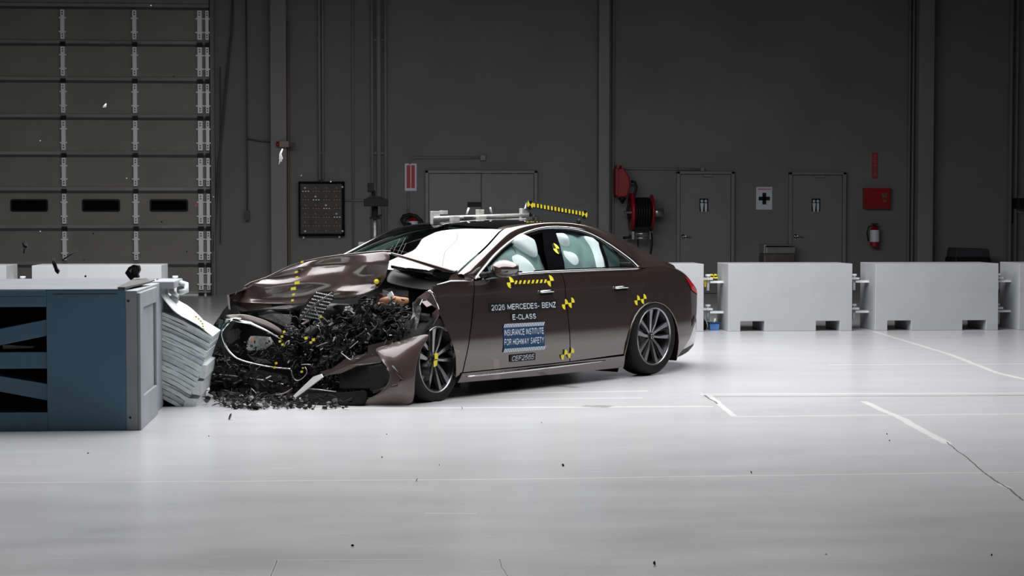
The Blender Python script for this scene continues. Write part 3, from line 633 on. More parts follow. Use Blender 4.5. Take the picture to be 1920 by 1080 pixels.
for a, c_ in ((366, 592), (371, 596), (375, 600), (378, 605), (379, 610), (380, 615)): yl.prism([hp(a, c_, -.04), hp(a+3, c_+1, -.04), hp(a+3, c_+4, -.04), hp(a, c_+3, -.04)], (0, .01, 0))
yl.build('yellow_tape_marks', 'yellow', e)

# ================================================================ the crashed car
CYAW = math.radians(-133.8)
HX = np.array([math.cos(CYAW), math.sin(CYAW), 0]); HY = np.array([-math.sin(CYAW), math.cos(CYAW), 0])
CO = np.array([2.549, 16.505, 0])-.87*HY
car = empty('car', Vector(CO), CYAW)
tag(car, 'dark brown crash-tested sedan with a crushed front end and white deployed side airbags', 'car')
def toloc(P): P = np.array(P)-CO; return (float(P@HX), float(P@HY), float(P[2]))
def onx(px, py, xl):          # the point of the car's cross plane x = xl seen at a pixel
    d = ray(px, py); t = ((CO-CC)@HX+xl)/(d@HX); return Vector(toloc(CC+d*t))
def ony(px, py, yl):
    d = ray(px, py); t = ((CO-CC)@HY+yl)/(d@HY); return Vector(toloc(CC+d*t))
_z = np.linspace(0, 1.6, 321)
_y = np.interp(_z, [0,.15,.30,.45,.62,.75,.86,.925,.965,1.05,1.2,1.33,1.40,1.6], [.860,.900,.929,.935,.930,.922,.914,.904,.880,.840,.742,.645,.585,.4])
_k = np.exp(-np.linspace(-2, 2, 9)**2); _k /= _k.sum(); _ys = np.convolve(np.pad(_y, 4, 'edge'), _k, 'valid')
def Yb(x, z):
    y = float(np.interp(z, _z, _ys))
    if x < 0: y -= .17*(-x)**2.1
    if x > 3: y -= .06*(x-3)**2
    return y
def S(x, z, off=0.): return (x, Yb(x, z)+off, z)
def side(px, py, off=0.):
    y = .9
    for _ in range(25): L_ = ony(px, py, y); y = Yb(L_[0], L_[2])+off
    return (L_[0], L_[2])
def resample(P, n):
    P = np.array(P, float); d = np.r_[0, np.cumsum(np.linalg.norm(np.diff(P, axis=0), axis=1))]; t = np.linspace(0, d[-1], n)
    return np.stack([np.interp(t, d, P[:, k]) for k in range(P.shape[1])], 1)
def smooth(P, it=2):
    P = np.array(P, float)
    for _ in range(it):
        Q = [P[0]]
        for a, b_ in zip(P[:-1], P[1:]): Q += [a*.75+b_*.25, a*.25+b_*.75]
        Q.append(P[-1]); P = np.array(Q)
    return P
def coons(B, T, L_, R, nu, nv):
    """bottom, top (u), left, right (v), all 2-d/3-d polylines with matching corners"""
    B, T, L_, R = resample(B, nu), resample(T, nu), resample(L_, nv), resample(R, nv)
    G = np.zeros((nu, nv, B.shape[1]))
    for i in range(nu):
        u = i/(nu-1)
        for j in range(nv):
            v = j/(nv-1)
            G[i, j] = (1-v)*B[i]+v*T[i]+(1-u)*L_[j]+u*R[j]-((1-u)*(1-v)*B[0]+u*(1-v)*B[-1]+(1-u)*v*T[0]+u*v*T[-1])
    return G
def side_panel(name, B, T, L_, R, m='paint', off=0., nu=28, nv=28, sgn=1, parent=None, skirt=.025, fn=None, solid=0):
    G = coons(B, T, L_, R, nu, nv); mb = MB()
    P = []
    for i in range(nu):
        row = []
        for j in range(nv):
            x, z = G[i, j]; y = Yb(x, z)+off
            if fn: y += fn(x, z)
            row.append((x, sgn*y, z))
        P.append(row)
    mb.grid(P)
    if skirt:
        ring = [P[i][0] for i in range(nu)]+[P[-1][j] for j in range(1, nv)]+[P[i][-1] for i in range(nu-2, -1, -1)]+[P[0][j] for j in range(nv-2, 0, -1)]
        n = len(ring); inn = [(x, y-sgn*skirt, z) for x, y, z in ring]
        mb.add(ring+inn, [(i, (i+1) % n, n+(i+1) % n, n+i) for i in range(n)])
    return mb.build(name, m, parent if parent is not None else car, solid=solid)
def bulge(x, z):      # faint shoulder crease below the belt
    return .006*math.exp(-((z-.86)/.035)**2) - .006*math.exp(-((z-.30)/.05)**2)

# --- outline curves in the side plane (x, z)
DLO = smooth([(2.474,.942),(2.344,1.014),(2.156,1.106),(1.935,1.193),(1.723,1.262),(1.48,1.318),(1.195,1.350),(.811,1.335),(.613,1.283),(.439,1.184),(.274,1.07),(.19,.990)], 2)
f_front = [(2.64,.205),(2.60,.40),(2.53,.70),(2.495,.925)]
split1 = [(1.255,.205),(1.285,.42),(1.322,.70),(1.342,.965)]
def shift(P, dx): return [(x+dx, z) for x, z in P]
belt1 = [(2.495,.925),(2.0,.952),(1.342,.965)]; belt2 = [(1.33,.965),(.7,.972),(.145,.962)]
for sgn in (1, -1):
    fd = side_panel('front_door', [(2.64,.205),(1.255,.205)], belt1, f_front, split1, sgn=sgn, fn=bulge)
    rd = side_panel('rear_door', [(1.243,.205),(.445,.222)], belt2, shift(split1, -.012), [(.445,.222),(.432,.42),(.345,.585),(.225,.70),(.165,.84),(.145,.962)], sgn=sgn, fn=bulge)
    for d_, (hx0, hx1) in ((fd, (1.68, 1.50)), (rd, (.62, .43))):
        pts = [(x, sgn*(Yb(x, .815)+.006+.03*math.sin(PI*min(1, max(0, f)))**.5), .812+.004*math.sin(PI*f)) for f, x in [(k/12, hx0+(hx1-hx0)*k/12) for k in range(13)]]
        MB().tube(pts, .011, 8).build('door_handle', 'chrome', d_)
        G = coons([(hx0-.01,.785),(hx1+.01,.785)], [(hx0,.822),(hx1,.822)], [(hx0-.01,.785),(hx0,.822)], [(hx1+.01,.785),(hx1,.822)], 8, 4)
        MB().grid([[(x, sgn*(Yb(x, z)+.008), z) for x, z in r] for r in G]).build('handle_recess', 'blackgloss', d_)
    # sill
    side_panel('sill', [(2.70,.125),(1.6,.108),(.45,.10)], [(2.66,.198),(1.6,.196),(.46,.205)], [(2.70,.125),(2.66,.198)], [(.45,.10),(.46,.205)], sgn=sgn, nv=10, off=.012, skirt=.08)
    MB().tube([(x, sgn*(Yb(x, .175)+.018), .168+.012*f) for f, x in [(k/20, 2.60-1.85*k/20) for k in range(21)]], [.004+.009*math.sin(PI*k/20) for k in range(21)], 8).build('sill_trim', 'chrome', car)
    # quarter panel with wheel arch
    arch = smooth([(.47,.10),(.455,.28),(.405,.45),(.295,.585),(.14,.66),(-.02,.668),(-.17,.625),(-.30,.53),(-.385,.39),(-.425,.25),(-.43,.13)], 1)
    outer = [(.458,.205),(.450,.30),(.440,.43),(.352,.592),(.232,.705),(.172,.84),(.152,.955),(.02,.985),(-.22,.985),(-.36,.962),(-.42,.945),(-.60,.885),(-.76,.80),(-.87,.70)]
    side_panel('quarter_panel', arch, outer, [(.47,.10),(.458,.205)], [(-.43,.13),(-.54,.20),(-.66,.29),(-.78,.42),(-.84,.55),(-.87,.70)], sgn=sgn, nu=70, nv=24, fn=lambda x, z: .004*0)
    # wheel arch lip
    MB().tube([(x, sgn*(Yb(x, z)+.002), z) for x, z in arch], .008, 6).build('arch_lip', 'paint', car)
    MB().grid([[(x, sgn*(Yb(x, z)-.005), z), (x, sgn*.62, z)] for x, z in smooth([(.50,.06),(.48,.28),(.43,.46),(.31,.605),(.14,.685),(-.02,.69),(-.18,.645),(-.32,.54),(-.41,.39),(-.45,.25),(-.455,.10)], 1)]).build('wheel_liner', 'interior', car)
    # side glass, frames
    def off_curve(P, d): # inset towards a centre
        P = np.array(P); c_ = P.mean(0); return [tuple(p+(c_-p)/np.linalg.norm(c_-p)*d) for p in P]
    def seg_between(x1, x0): return [tuple(p) for p in DLO if x0 <= p[0] <= x1]
    def dz(x):
        P = DLO[::-1]; return float(np.interp(x, P[:, 0], P[:, 1]))
    def gl(name, outl, m, off, parent=car, skirtd=0):
        B_, T_, L__, R__ = outl; return side_panel(name, B_, T_, L__, R__, m, off=off, nu=14, nv=10, sgn=sgn, skirt=skirtd)
    # front window : from mirror triangle to B pillar
    xf = 2.26
    topF = [(xf, dz(xf)-.03)]+[(x, z-.035) for x, z in seg_between(xf-.03, 1.33)]+[(1.30, dz(1.30)-.035)]
    gl('front_window', ([(xf,.985),(1.49,.985)], topF, [(xf,.985), topF[0]], [(1.49,.985),(1.42,1.15), topF[-1]]), 'glass', -.022)
    topR = [(1.115, dz(1.115)-.035)]+[(x, z-.038) for x, z in seg_between(1.1, .62)]+[(.60, dz(.60)-.045)]
    gl('rear_window', ([(1.275,.985),(.665,.990)], topR, [(1.275,.985),(1.20,1.15), topR[0]], [(.665,.990), topR[-1]]), 'glass', -.022)
    topQ = [(.555, dz(.555)-.05)]+[(x, z-.045) for x, z in seg_between(.54, .30)]+[(.275, 1.03)]
    gl('quarter_window', ([(.63,.992),(.255,.995)], topQ, [(.63,.992), topQ[0]], [(.255,.995), topQ[-1]]), 'dglass', -.02)
    # black frame strips
    fr = MB()
    def strip(A, B_, off=-.006):
        A = resample(A, 30); B_ = resample(B_, 30)
        fr.grid([[(a[0], sgn*(Yb(*a)+off), a[1]), (b_[0], sgn*(Yb(*b_)+off), b_[1])] for a, b_ in zip(A, B_)])
    up = [tuple(p) for p in DLO if p[0] <= xf]; 
    strip(up, [(xf, dz(xf)-.03)]+[(x, z-.035) for x, z in up if .28 < x < xf]+[(.262,1.0)])
    strip([(2.46,.955),(.19,.985)], [(2.26,.988),(.26,.997)])
    strip([(2.47,.950),(2.26,.978)], [(2.45,.975),(2.26, dz(2.26))])
    strip([(2.47,.945),(2.26,.985)], [(2.46,.965),(2.26, dz(2.26))])
    strip([(1.495,.975),(1.43,1.15),(1.285,dz(1.28))], [(1.265,.975),(1.19,1.15),(1.11,dz(1.1))], -.004)
    strip([(.672,.985),(.592,dz(.6))], [(.625,.985),(.55,dz(.55))], -.004)
    fr.build('window_surround', 'blackgloss', car)
    MB().tube([(x, sgn*(Yb(x, z)+.004), z) for x, z in DLO], [.006+.006*min(1, k/10) for k in range(len(DLO))], 8).build('window_trim', 'chrome' if True else 'black', car)
    MB().tube([(x, sgn*(Yb(x, .973)+.006), .955+.02*min(1, (2.47-x)/.9)) for x in np.linspace(2.47, .17, 40)], .0105, 8).build('belt_trim', 'chrome', car)
# --- roof and pillars: rail curve (3-d) against the window outline
RAIL = smooth([(2.66,.872,.985),(2.43,.818,1.082),(2.17,.755,1.182),(1.99,.700,1.262),(1.82,.640,1.333),(1.60,.605,1.366),(1.17,.592,1.386),(.785,.590,1.378),(.45,.585,1.345),(.15,.585,1.27),(-.12,.60,1.175),(-.36,.63,1.075),(-.56,.66,.985)], 2)
RAILF = RAIL.copy(); RAILF[:, 0] -= .16*np.clip((RAIL[:, 0]-1.5)/1.1, 0, 1); RAILF[:, 1] *= 1.0
LOW = [(2.60,.94)]+[tuple(p) for p in DLO]+[(.15,.975),(-.05,.985),(-.25,.985),(-.42,.955)]
for sgn in (1, -1):
    RR = RAIL if sgn == 1 else RAILF
    A = resample(RR, 90)
    Lw = resample([(x, Yb(x, z)+.001, z) for x, z in LOW], 90)
    # pair the points so that the strip stays narrow: reparametrise LOW by nearest x
    pairs = []
    DL = resample([(x, Yb(x, z)+.001, z) for x, z in LOW], 400)
    ctrl_r = np.array([0, 4, 8, 16, 24, 30, 36, 42, 48]) / 48.
    for i in range(90):
        t = i/89
        # param of LOW: piecewise so that pillar/rail portions match
        tl = float(np.interp(t, [0, .22, .34, .55, .70, .82, 1], [0, .24, .36, .53, .68, .82, 1]))
        pairs.append((A[i], DL[int(round(tl*399))]))
    P = []
    for a, l in pairs:
        a = np.array([a[0], a[1], a[2]]); l = np.array(l)
        row = []
        for f in (0, .2, .4, .6, .8, 1):
            p = a*(1-f)+l*f; bl = .022*math.sin(PI*f)
            row.append((p[0], sgn*(p[1]+bl*.8), p[2]+bl*.9))
        P.append(row)
    MB().grid(P).build('roof_pillar_rail', 'paint', car)
nR = 90; A = resample(RAIL, nR); Bq = resample(RAILF, nR)
def top_surf(i0, i1, name, m, v0=0., v1=1., lift=0., nv=15, solid=0):
    P = []
    for i in range(i0, i1+1):
        a, b_ = A[i], Bq[i]*np.array([1, -1, 1]); row = []
        t = i/(nR-1); wb = max(0, 1-t/.33)      # 1 at the windshield base
        for k in range(nv):
            v = v0+(v1-v0)*k/(nv-1); q = 1-(2*v-1)**2
            p = a*(1-v)+b_*v
            rear = max(0, (t-.72)/.28)
            row.append((p[0]+q*(.16*wb+.09*min(1, max(0, (.62-t)/.27))-.10*rear*0-.16*rear), p[1], p[2]+q*(.012+.018*math.sin(PI*t)+.02*wb)+lift))
        P.append(row)
    return MB().grid(P).build(name, m, car, solid=solid)
iH = int(np.argmin(abs(A[:, 0]-1.80))); iR = int(np.argmin(abs(A[:, 0]-.42)))
iE = nR-1
top_surf(0, iH, 'windshield', 'wglass', .012, .988)
top_surf(iH, iR-6, 'glass_roof', 'blackgloss', .05, .95, .003)
top_surf(iH, iR, 'roof_panel', 'paint', 0, 1)
top_surf(iR, iE, 'rear_windshield', 'dglass', .02, .98)
from mathutils.bvhtree import BVHTree
_ws = [o_ for o_ in car.children if o_.name == 'windshield'][0]
_bv = BVHTree.FromPolygons([v.co.copy() for v in _ws.data.vertices], [tuple(p.vertices) for p in _ws.data.polygons])
_o = Vector(toloc(CC))
def onwind(px, py):
    d = Vector((ony(px, py, .0)-_o)).normalized(); h = _bv.ray_cast(_o, d); return h[0]-d*.004 if h[0] else None
for pts in (((735,478),(742,462),(750,448)), ((742,482),(752,462),(760,446)), ((728,474),(737,460)), ((722,470),(745,462),(775,452),(792,447)), ((750,480),(757,465),(762,455)), ((730,466),(748,470),(765,474))):
    q = [onwind(*p) for p in pts]; q = [v for v in q if v is not None]
    if len(q) > 1: MB().tube(q, .0013, 4).build('glass_crack', 'greymetal', _ws)
# mirror base triangle and side mirror
for sgn in (1, -1):
    mb = MB(); c0 = ony(948, 505, 1.02) if sgn > 0 else Vector((2.05, -1.02, 1.035)); n = 18; P = []
    for i in range(n+1):
        th = PI*i/n; row = []
        for k in range(24):
            a = 2*PI*k/24; u, v_, w_ = math.sin(th)*math.cos(a), math.cos(th), math.sin(th)*math.sin(a)
            x = u*(.12 if u > 0 else .045); z = w_*(.078 if w_ > 0 else .068)*(1+.18*v_*sgn*-1)
            row.append((c0.x+x, c0.y+v_*.125, c0.z+z+.006*(v_*sgn)))
        P.append(row+[row[0]])
    mb.grid(P); hs = mb.build('side_mirror', 'paint', car)
    MB().grid([[(c0.x-.046, c0.y+dy, c0.z+dz_) for dy in (-.1, .1)] for dz_ in (-.045, .045)]).build('mirror_glass', 'chrome', hs)
    MB().tube([(2.34, sgn*.87, .960), (2.29, sgn*.92, .975), (c0.x+.02, sgn*.98, c0.z-.05)], [.035, .03, .025], 10, flat=.6).tube([(2.40, sgn*.885, .965), (2.22, sgn*.885, .985)], .022, 8).build('mirror_arm', 'black', hs)
    MB().tube([(c0.x+.095, c0.y-sgn*.08, c0.z-.025), (c0.x+.115, c0.y, c0.z-.02), (c0.x+.08, c0.y+sgn*.09, c0.z-.015)], .005, 6).build('mirror_seam', 'black', hs)
# --- tail end: every section leaves the side surface and wraps round to the far side
def wrap(name, m, edge, centre, p=2.8, n=33, pz=3., parent=None):
    P = []
    for k in range(n):
        v = k/(n-1); s_ = abs(1-2*v); row = []
        for (xe_, ze_), (xc_, zc_) in zip(edge, centre):
            f = 1-s_**p; row.append((xe_+(xc_-xe_)*f, Yb(xe_, ze_)*(1-2*v), ze_+(zc_-ze_)*(1-s_**pz)))
        P.append(row)
    return MB().grid(P).build(name, m, parent if parent is not None else car)
ED = [tuple(p) for p in resample([(-.36,.962),(-.42,.945),(-.60,.885),(-.76,.80),(-.87,.70)], 12)]
CE = [tuple(p) for p in resample([(-.62,.985),(-.85,.985),(-1.02,.965),(-1.13,.93),(-1.17,.90),(-1.165,.80),(-1.16,.70)], 12)]
wrap('trunk_lid', 'paint', ED, CE, 2.4)
KE = [tuple(p) for p in resample([(-.87,.70),(-.84,.55),(-.78,.42),(-.66,.29),(-.54,.20)], 14)]
KC = [tuple(p) for p in resample([(-1.16,.70),(-1.23,.62),(-1.31,.50),(-1.36,.40),(-1.39,.30)], 14)]
wrap('rear_bumper', 'paint', KE, KC, 3.4, pz=2.)
wrap('diffuser', 'boardgrey', [(-.54,.20),(-.47,.155),(-.43,.13)], [(-1.39,.30),(-1.40,.25),(-1.34,.21)], 3.2, pz=2.)
for sgn in (1, -1):
    G = coons([(-.72,.745),(-.86,.70)], [(-.56,.885),(-.76,.80)], [(-.72,.745),(-.62,.83),(-.56,.885)], [(-.86,.70),(-.84,.75),(-.76,.80)], 10, 8)
    def tailpt(x, z, f):  # slide a point round the tail corner
        return (x-.10*f, sgn*(Yb(x, z)-.10*f**1.6+.008), z-.004*f)
    MB().grid([[(x, sgn*(Yb(x, z)+.008), z) for x, z in r] for r in G]+[[tailpt(x, z, f) for x, z in G[-1]] for f in (.5, 1., 1.5)]).build('tail_light', 'taillight', car)
    side_panel('reflector_slot', [(-.70,.40),(-.76,.46)], [(-.70,.46),(-.77,.52)], [(-.70,.40),(-.70,.46)], [(-.76,.46),(-.77,.52)], 'black', off=.004, nu=3, nv=3, sgn=sgn, skirt=0)
# --- underbody and cabin
ub = MB().box((-.45, -.78, .13), (2.9, .78, .20)); ub.build('underbody', 'interior', car)
MB().box((-.05, -.6, .2), (-.9, .6, .80)).build('trunk_tub', 'interior', car)
MB().box((.45, -.80, .2), (2.62, .80, .26)).build('cabin_floor', 'interior', car)
MB().box((2.50, -.80, .2), (2.62, .80, .93)).build('firewall', 'interior', car)
MB().prism([(2.62, -.78, .93), (2.25, -.78, .98), (2.10, -.78, .93), (2.10, -.78, .70), (2.6, -.78, .70)], (0, 1.56, 0)).build('dashboard', 'interior', car, bevel=.02)
MB().box((-.75, -.62, .88), (.35, .62, .94)).build('parcel_shelf', 'interior', car)
for y in (.38, -.38):
    s_ = MB().box((1.15, y-.25, .26), (1.70, y+.25, .55)).build('seat', 'interior', car, bevel=.04)
    MB().prism([(1.20, y-.24, .5), (1.05, y-.24, .5), (.88, y-.24, 1.08), (1.0, y-.22, 1.10)], (0, .48, 0)).build('seat_back', 'interior', s_, bevel=.03)
    MB().box((.88, y-.12, 1.08), (.98, y+.12, 1.26)).build('headrest', 'interior', s_, bevel=.03)
MB().box((.45, -.6, .26), (.95, .6, .55)).build('rear_bench', 'interior', car, bevel=.04)
MB().prism([(.50, -.62, .5), (.35, -.62, .5), (.18, -.62, 1.0), (.32, -.62, 1.02)], (0, 1.24, 0)).build('rear_bench_back', 'interior', car, bevel=.03)
for sgn in (1, -1):
    MB().prism([(1.50, sgn*.70, .3), (1.25, sgn*.70, .3), (1.13, sgn*.62, 1.36), (1.26, sgn*.62, 1.36)], (0, -sgn*.05, 0)).build('b_pillar', 'interior', car)
# --- airbags filling the side windows
def airbag(name, poly, y0, seed, sgn=1, amp=.042, nu=42, nv=34):
    B_, T_, L__, R__ = poly; G = coons(B_, T_, L__, R__, nu, nv); P = []; Q = []
    for i in range(nu):
        r = []; q = []
        for j in range(nv):
            x, z = G[i, j]; u, v = i/(nu-1), j/(nv-1); ed = min(1, min(u, 1-u, v, 1-v)*7); ed = math.sqrt(max(0, 1-(1-ed)**2))
            nn = noise.noise(Vector((x*4.2+seed, z*3.6, seed)))*1.3; fold = -abs(noise.noise(Vector((x*3.0+seed*2, z*2.2+x*1.2, 3.))))*1.4
            b_ = ed*(.09+amp*(nn-fold*.0)+amp*1.5*(-math.exp(-(noise.noise(Vector((x*2.6+seed, z*2.1-x*.7, seed*.3)))*7)**2)))
            base = (Yb(x, z)-.9)*.75+y0
            r.append((x, sgn*(base+b_), z)); q.append((x, sgn*(base-.06*ed), z))
        P.append(r); Q.append(q)
    m = MB().grid(P).grid(Q); return m.build(name, 'airbag', car)
airbag('airbag', ([(2.28,.90),(1.42,.93)], [(2.05,1.155),(1.85,1.255),(1.62,1.315),(1.46,1.25)], [(2.28,.90),(2.22,1.0),(2.05,1.155)], [(1.42,.93),(1.40,1.1),(1.46,1.25)]), .77, 1.3)
airbag('airbag', ([(1.33,.92),(.62,.92)], [(1.15,1.30),(.85,1.31),(.64,1.27),(.56,1.20)], [(1.33,.92),(1.24,1.1),(1.15,1.30)], [(.62,.92),(.56,1.05),(.56,1.20)]), .775, 4.1)
airbag('airbag', ([(.56,.93),(.36,.93)], [(.55,1.22),(.42,1.20),(.33,1.10)], [(.56,.93),(.56,1.1),(.55,1.22)], [(.36,.93),(.33,1.10)]), .76, 7.7, nu=16, nv=16, amp=.03)
airbag('airbag', ([(2.2,.92),(.7,.92)], [(2.0,1.12),(1.6,1.30),(1.0,1.30),(.6,1.22)], [(2.2,.92),(2.0,1.12)], [(.7,.92),(.6,1.22)]), .74, 9.2, sgn=-1)
MB().tube([S(1.80,1.23,-.04),S(1.795,1.19,-.035),S(1.77,1.16,-.035),S(1.79,1.12,-.035),S(1.76,1.09,-.035),S(1.72,1.06,-.03)], .003, 5).build('airbag_seam', 'dgrey', car)
P = []
for i in range(25):
    r = []
    for k in range(24):
        th, a = PI*i/24, 2*PI*k/24; d = 1+.10*noise.noise(Vector((math.sin(th)*math.cos(a)*2, math.cos(th)*2, math.sin(th)*math.sin(a)*2+5)))
        r.append((2.02+.20*d*math.sin(th)*math.cos(a), .48+.30*d*math.cos(th), 0.98+.15*d*math.sin(th)*math.sin(a)))
    P.append(r+[r[0]])
MB().grid(P).build('steering_airbag', 'airbag', car)
# --- wheels
def wheel(x, y, z, rz, flat=0., tape=False):
    wd = bpy.data.objects.new('wheel', None); C.objects.link(wd); wd.parent = car; wd.location = (x, y, z); wd.rotation_euler = (0, 0, rz)
    R, wt, rr_ = .352, .245, .262
    prof = [(rr_, wt/2-.012), (rr_+.02, wt/2+.002), (rr_+.05, wt/2+.006), (R-.025, wt/2-.006), (R-.008, wt/2-.028), (R, wt/2-.06), (R, -wt/2+.06), (R-.008, -wt/2+.028), (R-.03, -wt/2), (rr_, -wt/2+.01)]
    t = MB().lathe(prof, 72, axis='y')
    if flat:
        v = []
        for p in t.v:
            zz = p[2]
            lim = -R+flat
            if zz < lim: v.append((p[0], p[1]*1.0+(.02 if p[1] > 0 else -.02), lim))
            else: v.append(p)
        t.v = v
    t.build('tire', 'rubber', wd)
    g_ = MB()
    for yy in (-.03, 0, .03): g_.lathe([(R+.0005, yy-.004), (R+.001, yy), (R+.0005, yy+.004)], 48, axis='y')
    if not flat: g_.build('tread_groove', 'blackmat', wd)
    rim = MB().lathe([(rr_-.002, .118), (rr_+.006, .112), (rr_+.004, .100), (rr_-.012, .096), (rr_-.014, .112), (rr_-.002, .118)], 72, axis='y')
    rim.build('rim_lip', 'rim', wd)
    MB().lathe([(rr_-.012, .098), (rr_-.03, .06), (rr_-.04, -.09)], 48, axis='y').build('rim_barrel', 'rimdark', wd)
    MB().lathe([(0, -.02), (.17, -.02), (.17, -.04), (0, -.04)], 32, axis='y').lathe([(0, .0), (.06, .0), (.065, -.03)], 20, axis='y').build('brake_disc', 'greymetal', wd)
    MB().box((-.17, -.05, -.02), (-.08, .02, .12)).build('brake_caliper', 'dgrey', wd, bevel=.01)
    for k in range(5):
        a0 = 2*PI*k/5+PI/2+.08
        rot = Matrix.Rotation(-a0, 4, 'Y')
        def arm(r0, o0, w0, r1, o1, w1, r2, o2, w2, m, yo=.0, name='spoke'):
            q = [(r0, o0, w0, .078), (r1, o1, w1, .092), (r2, o2, w2, .104)]; s_ = MB()
            tp = []; 
            for r_, o_, w_, yy in q: tp.append((Vector((r_, yy+yo, o_-w_/2)), Vector((r_, yy+yo, o_+w_/2))))
            V = []; 
            for a_, b_ in tp: V += [a_, b_, a_-Vector((0, .035, -.004)), b_-Vector((0, .035, .004))]
            V = [rot @ v for v in V]; fs = []
            for i in range(2):
                o_ = i*4; fs += [(o_, o_+1, o_+5, o_+4), (o_, o_+4, o_+6, o_+2), (o_+1, o_+3, o_+7, o_+5), (o_+2, o_+6, o_+7, o_+3)]
            fs += [(0, 2, 3, 1), (8, 9, 11, 10)]
            s_.add(V, fs); s_.build(name, m, wd, bevel=.002)
        arm(.03, -.012, .024, .12, -.034, .028, .256, -.050, .050, 'rim')
        arm(.03, .010, .020, .11, .040, .022, .250, .074, .040, 'rim')
        arm(.11, -.012, .008, .17, -.006, .008, .250, -.002, .012, 'rimdark', -.012, 'inner_spoke')
        arm(.11, .020, .008, .17, .036, .008, .250, .052, .012, 'rimdark', -.012, 'inner_spoke')
    MB().lathe([(0, .094), (.028, .092), (.034, .084), (.036, .07)], 24, axis='y').build('hub_cap', 'black', wd)
    em_ = MB().lathe([(.019, .0945), (.023, .0945), (.023, .0965), (.019, .0965)], 24, axis='y', closed=True)
    for k in range(3):
        a = PI/2+k*2*PI/3; em_.prism([(0.003*math.cos(a+PI/2), .095, .003*math.sin(a+PI/2)), (.021*math.cos(a), .095, .021*math.sin(a)), (.003*math.cos(a-PI/2), .095, .003*math.sin(a-PI/2))], (0, .0015, 0))
    em_.build('hub_emblem', 'chrome', wd)
    for k in range(5):
        a = 2*PI*k/5+.5; MB().cyl((.055*math.cos(a), .06, .055*math.sin(a)), (.055*math.cos(a), .082, .055*math.sin(a)), .009, 8).build('wheel_bolt', 'black', wd)
    if tape:
        tp = MB()
        for (u0, v0, m_) in ((-.0, .0, 0), (0, -1, 1)):
            tp.prism([(-.026, .100, .002+v0*.055), (.022, .100, .006+v0*.055), (.026, .100, .050+v0*.055), (-.020, .100, .052+v0*.055)] if m_ == 0 else [(-.02, .100, -.002), (.040, .100, -.012), (.036, .100, -.058), (-.01, .100, -.046)], (0, .002, 0), 0)
        tp.build('tape_marker', 'yellow', wd)
        MB().prism([(-.03, .099, -.03), (-.004, .099, -.034), (-.004, .099, .0), (-.028, .099, .0)], (0, .002, 0)).build('tape_marker_dark', 'black', wd)
wheel(0, .80, .352, 0)
wheel(0, -.80, .352, PI)
wheel(2.965, .80, .325, math.radians(9), flat=.027, tape=True)
wheel(2.965, -.80, .325, PI+math.radians(9), flat=.027)

# --- front fender remains (near side)
side_panel('fender', [(2.655,.20),(2.72,.17)], [(2.505,.925),(2.75,.935),(3.00,.895)], f_front and [(2.655,.20),(2.612,.40),(2.545,.70),(2.505,.925)], [(2.72,.17),(2.745,.33),(2.80,.46),(2.89,.61),(2.975,.73),(3.00,.895)], fn=bulge, nu=20)
side_panel('cowl_panel', [(2.505,.93),(2.78,.935)], [(2.48,.955),(2.56,1.00),(2.70,.99)], [(2.505,.93),(2.48,.955)], [(2.78,.935),(2.70,.99)], nu=12, nv=8, off=.0)
MB().tube([S(2.50,.925,.004), S(2.62,.932,.004), S(2.78,.935,.006), S(2.95,.912,.004)], [.003,.005,.006,.002], 6).build('fender_edge', 'chrome', car)
# far side fender (hidden side, mostly intact)
side_panel('fender', [(2.64,.205),(2.68,.12)], [(2.495,.925),(3.0,.90),(3.5,.80)], [(2.64,.205),(2.60,.40),(2.53,.70),(2.495,.925)], [(2.68,.12),(2.60,.35),(2.68,.55),(2.96,.70),(3.25,.60),(3.42,.40),(3.5,.80)], sgn=-1, nu=16, nv=24)
# wheel well behind front wheel
MB().grid([[(x, .90, z), (x, .5, z)] for x, z in smooth([(2.66,.08),(2.67,.3),(2.74,.46),(2.86,.60),(2.96,.68),(3.1,.72)], 1)]).build('wheel_liner', 'interior', car)

def pxpoly(name, pts, m, thick=.004, parent=None, subdiv=0, sm=False):
    """thin sheet-metal piece from points (px, py, local x)"""
    V = [onx(*p) for p in pts]; c_ = sum(V, Vector())/len(V)
    mb = MB().add(V+[c_], [(i, (i+1) % len(V), len(V)) for i in range(len(V))], 0, sm)
    return mb.build(name, m, parent if parent is not None else car, solid=thick)
def pxgrid(name, rows, m, thick=.005, parent=None, sub=1, smooth_=True, up=1):
    P = [[onx(*p) for p in r] for r in rows]
    # densify once with a little crumple
    A_ = np.array([[tuple(p) for p in r] for r in P])
    for ax in (0, 1):
        n = A_.shape[ax]; t = np.linspace(0, n-1, (n-1)*(2**up)+1); i0 = np.minimum(t.astype(int), n-2); f = (t-i0)
        if ax == 0: A_ = A_[i0]*(1-f)[:, None, None]+A_[i0+1]*f[:, None, None]
        else: A_ = A_[:, i0]*(1-f)[None, :, None]+A_[:, i0+1]*f[None, :, None]
    return MB().grid(A_.tolist(), smooth=smooth_).build(name, m, parent if parent is not None else car, solid=thick, sub=sub)
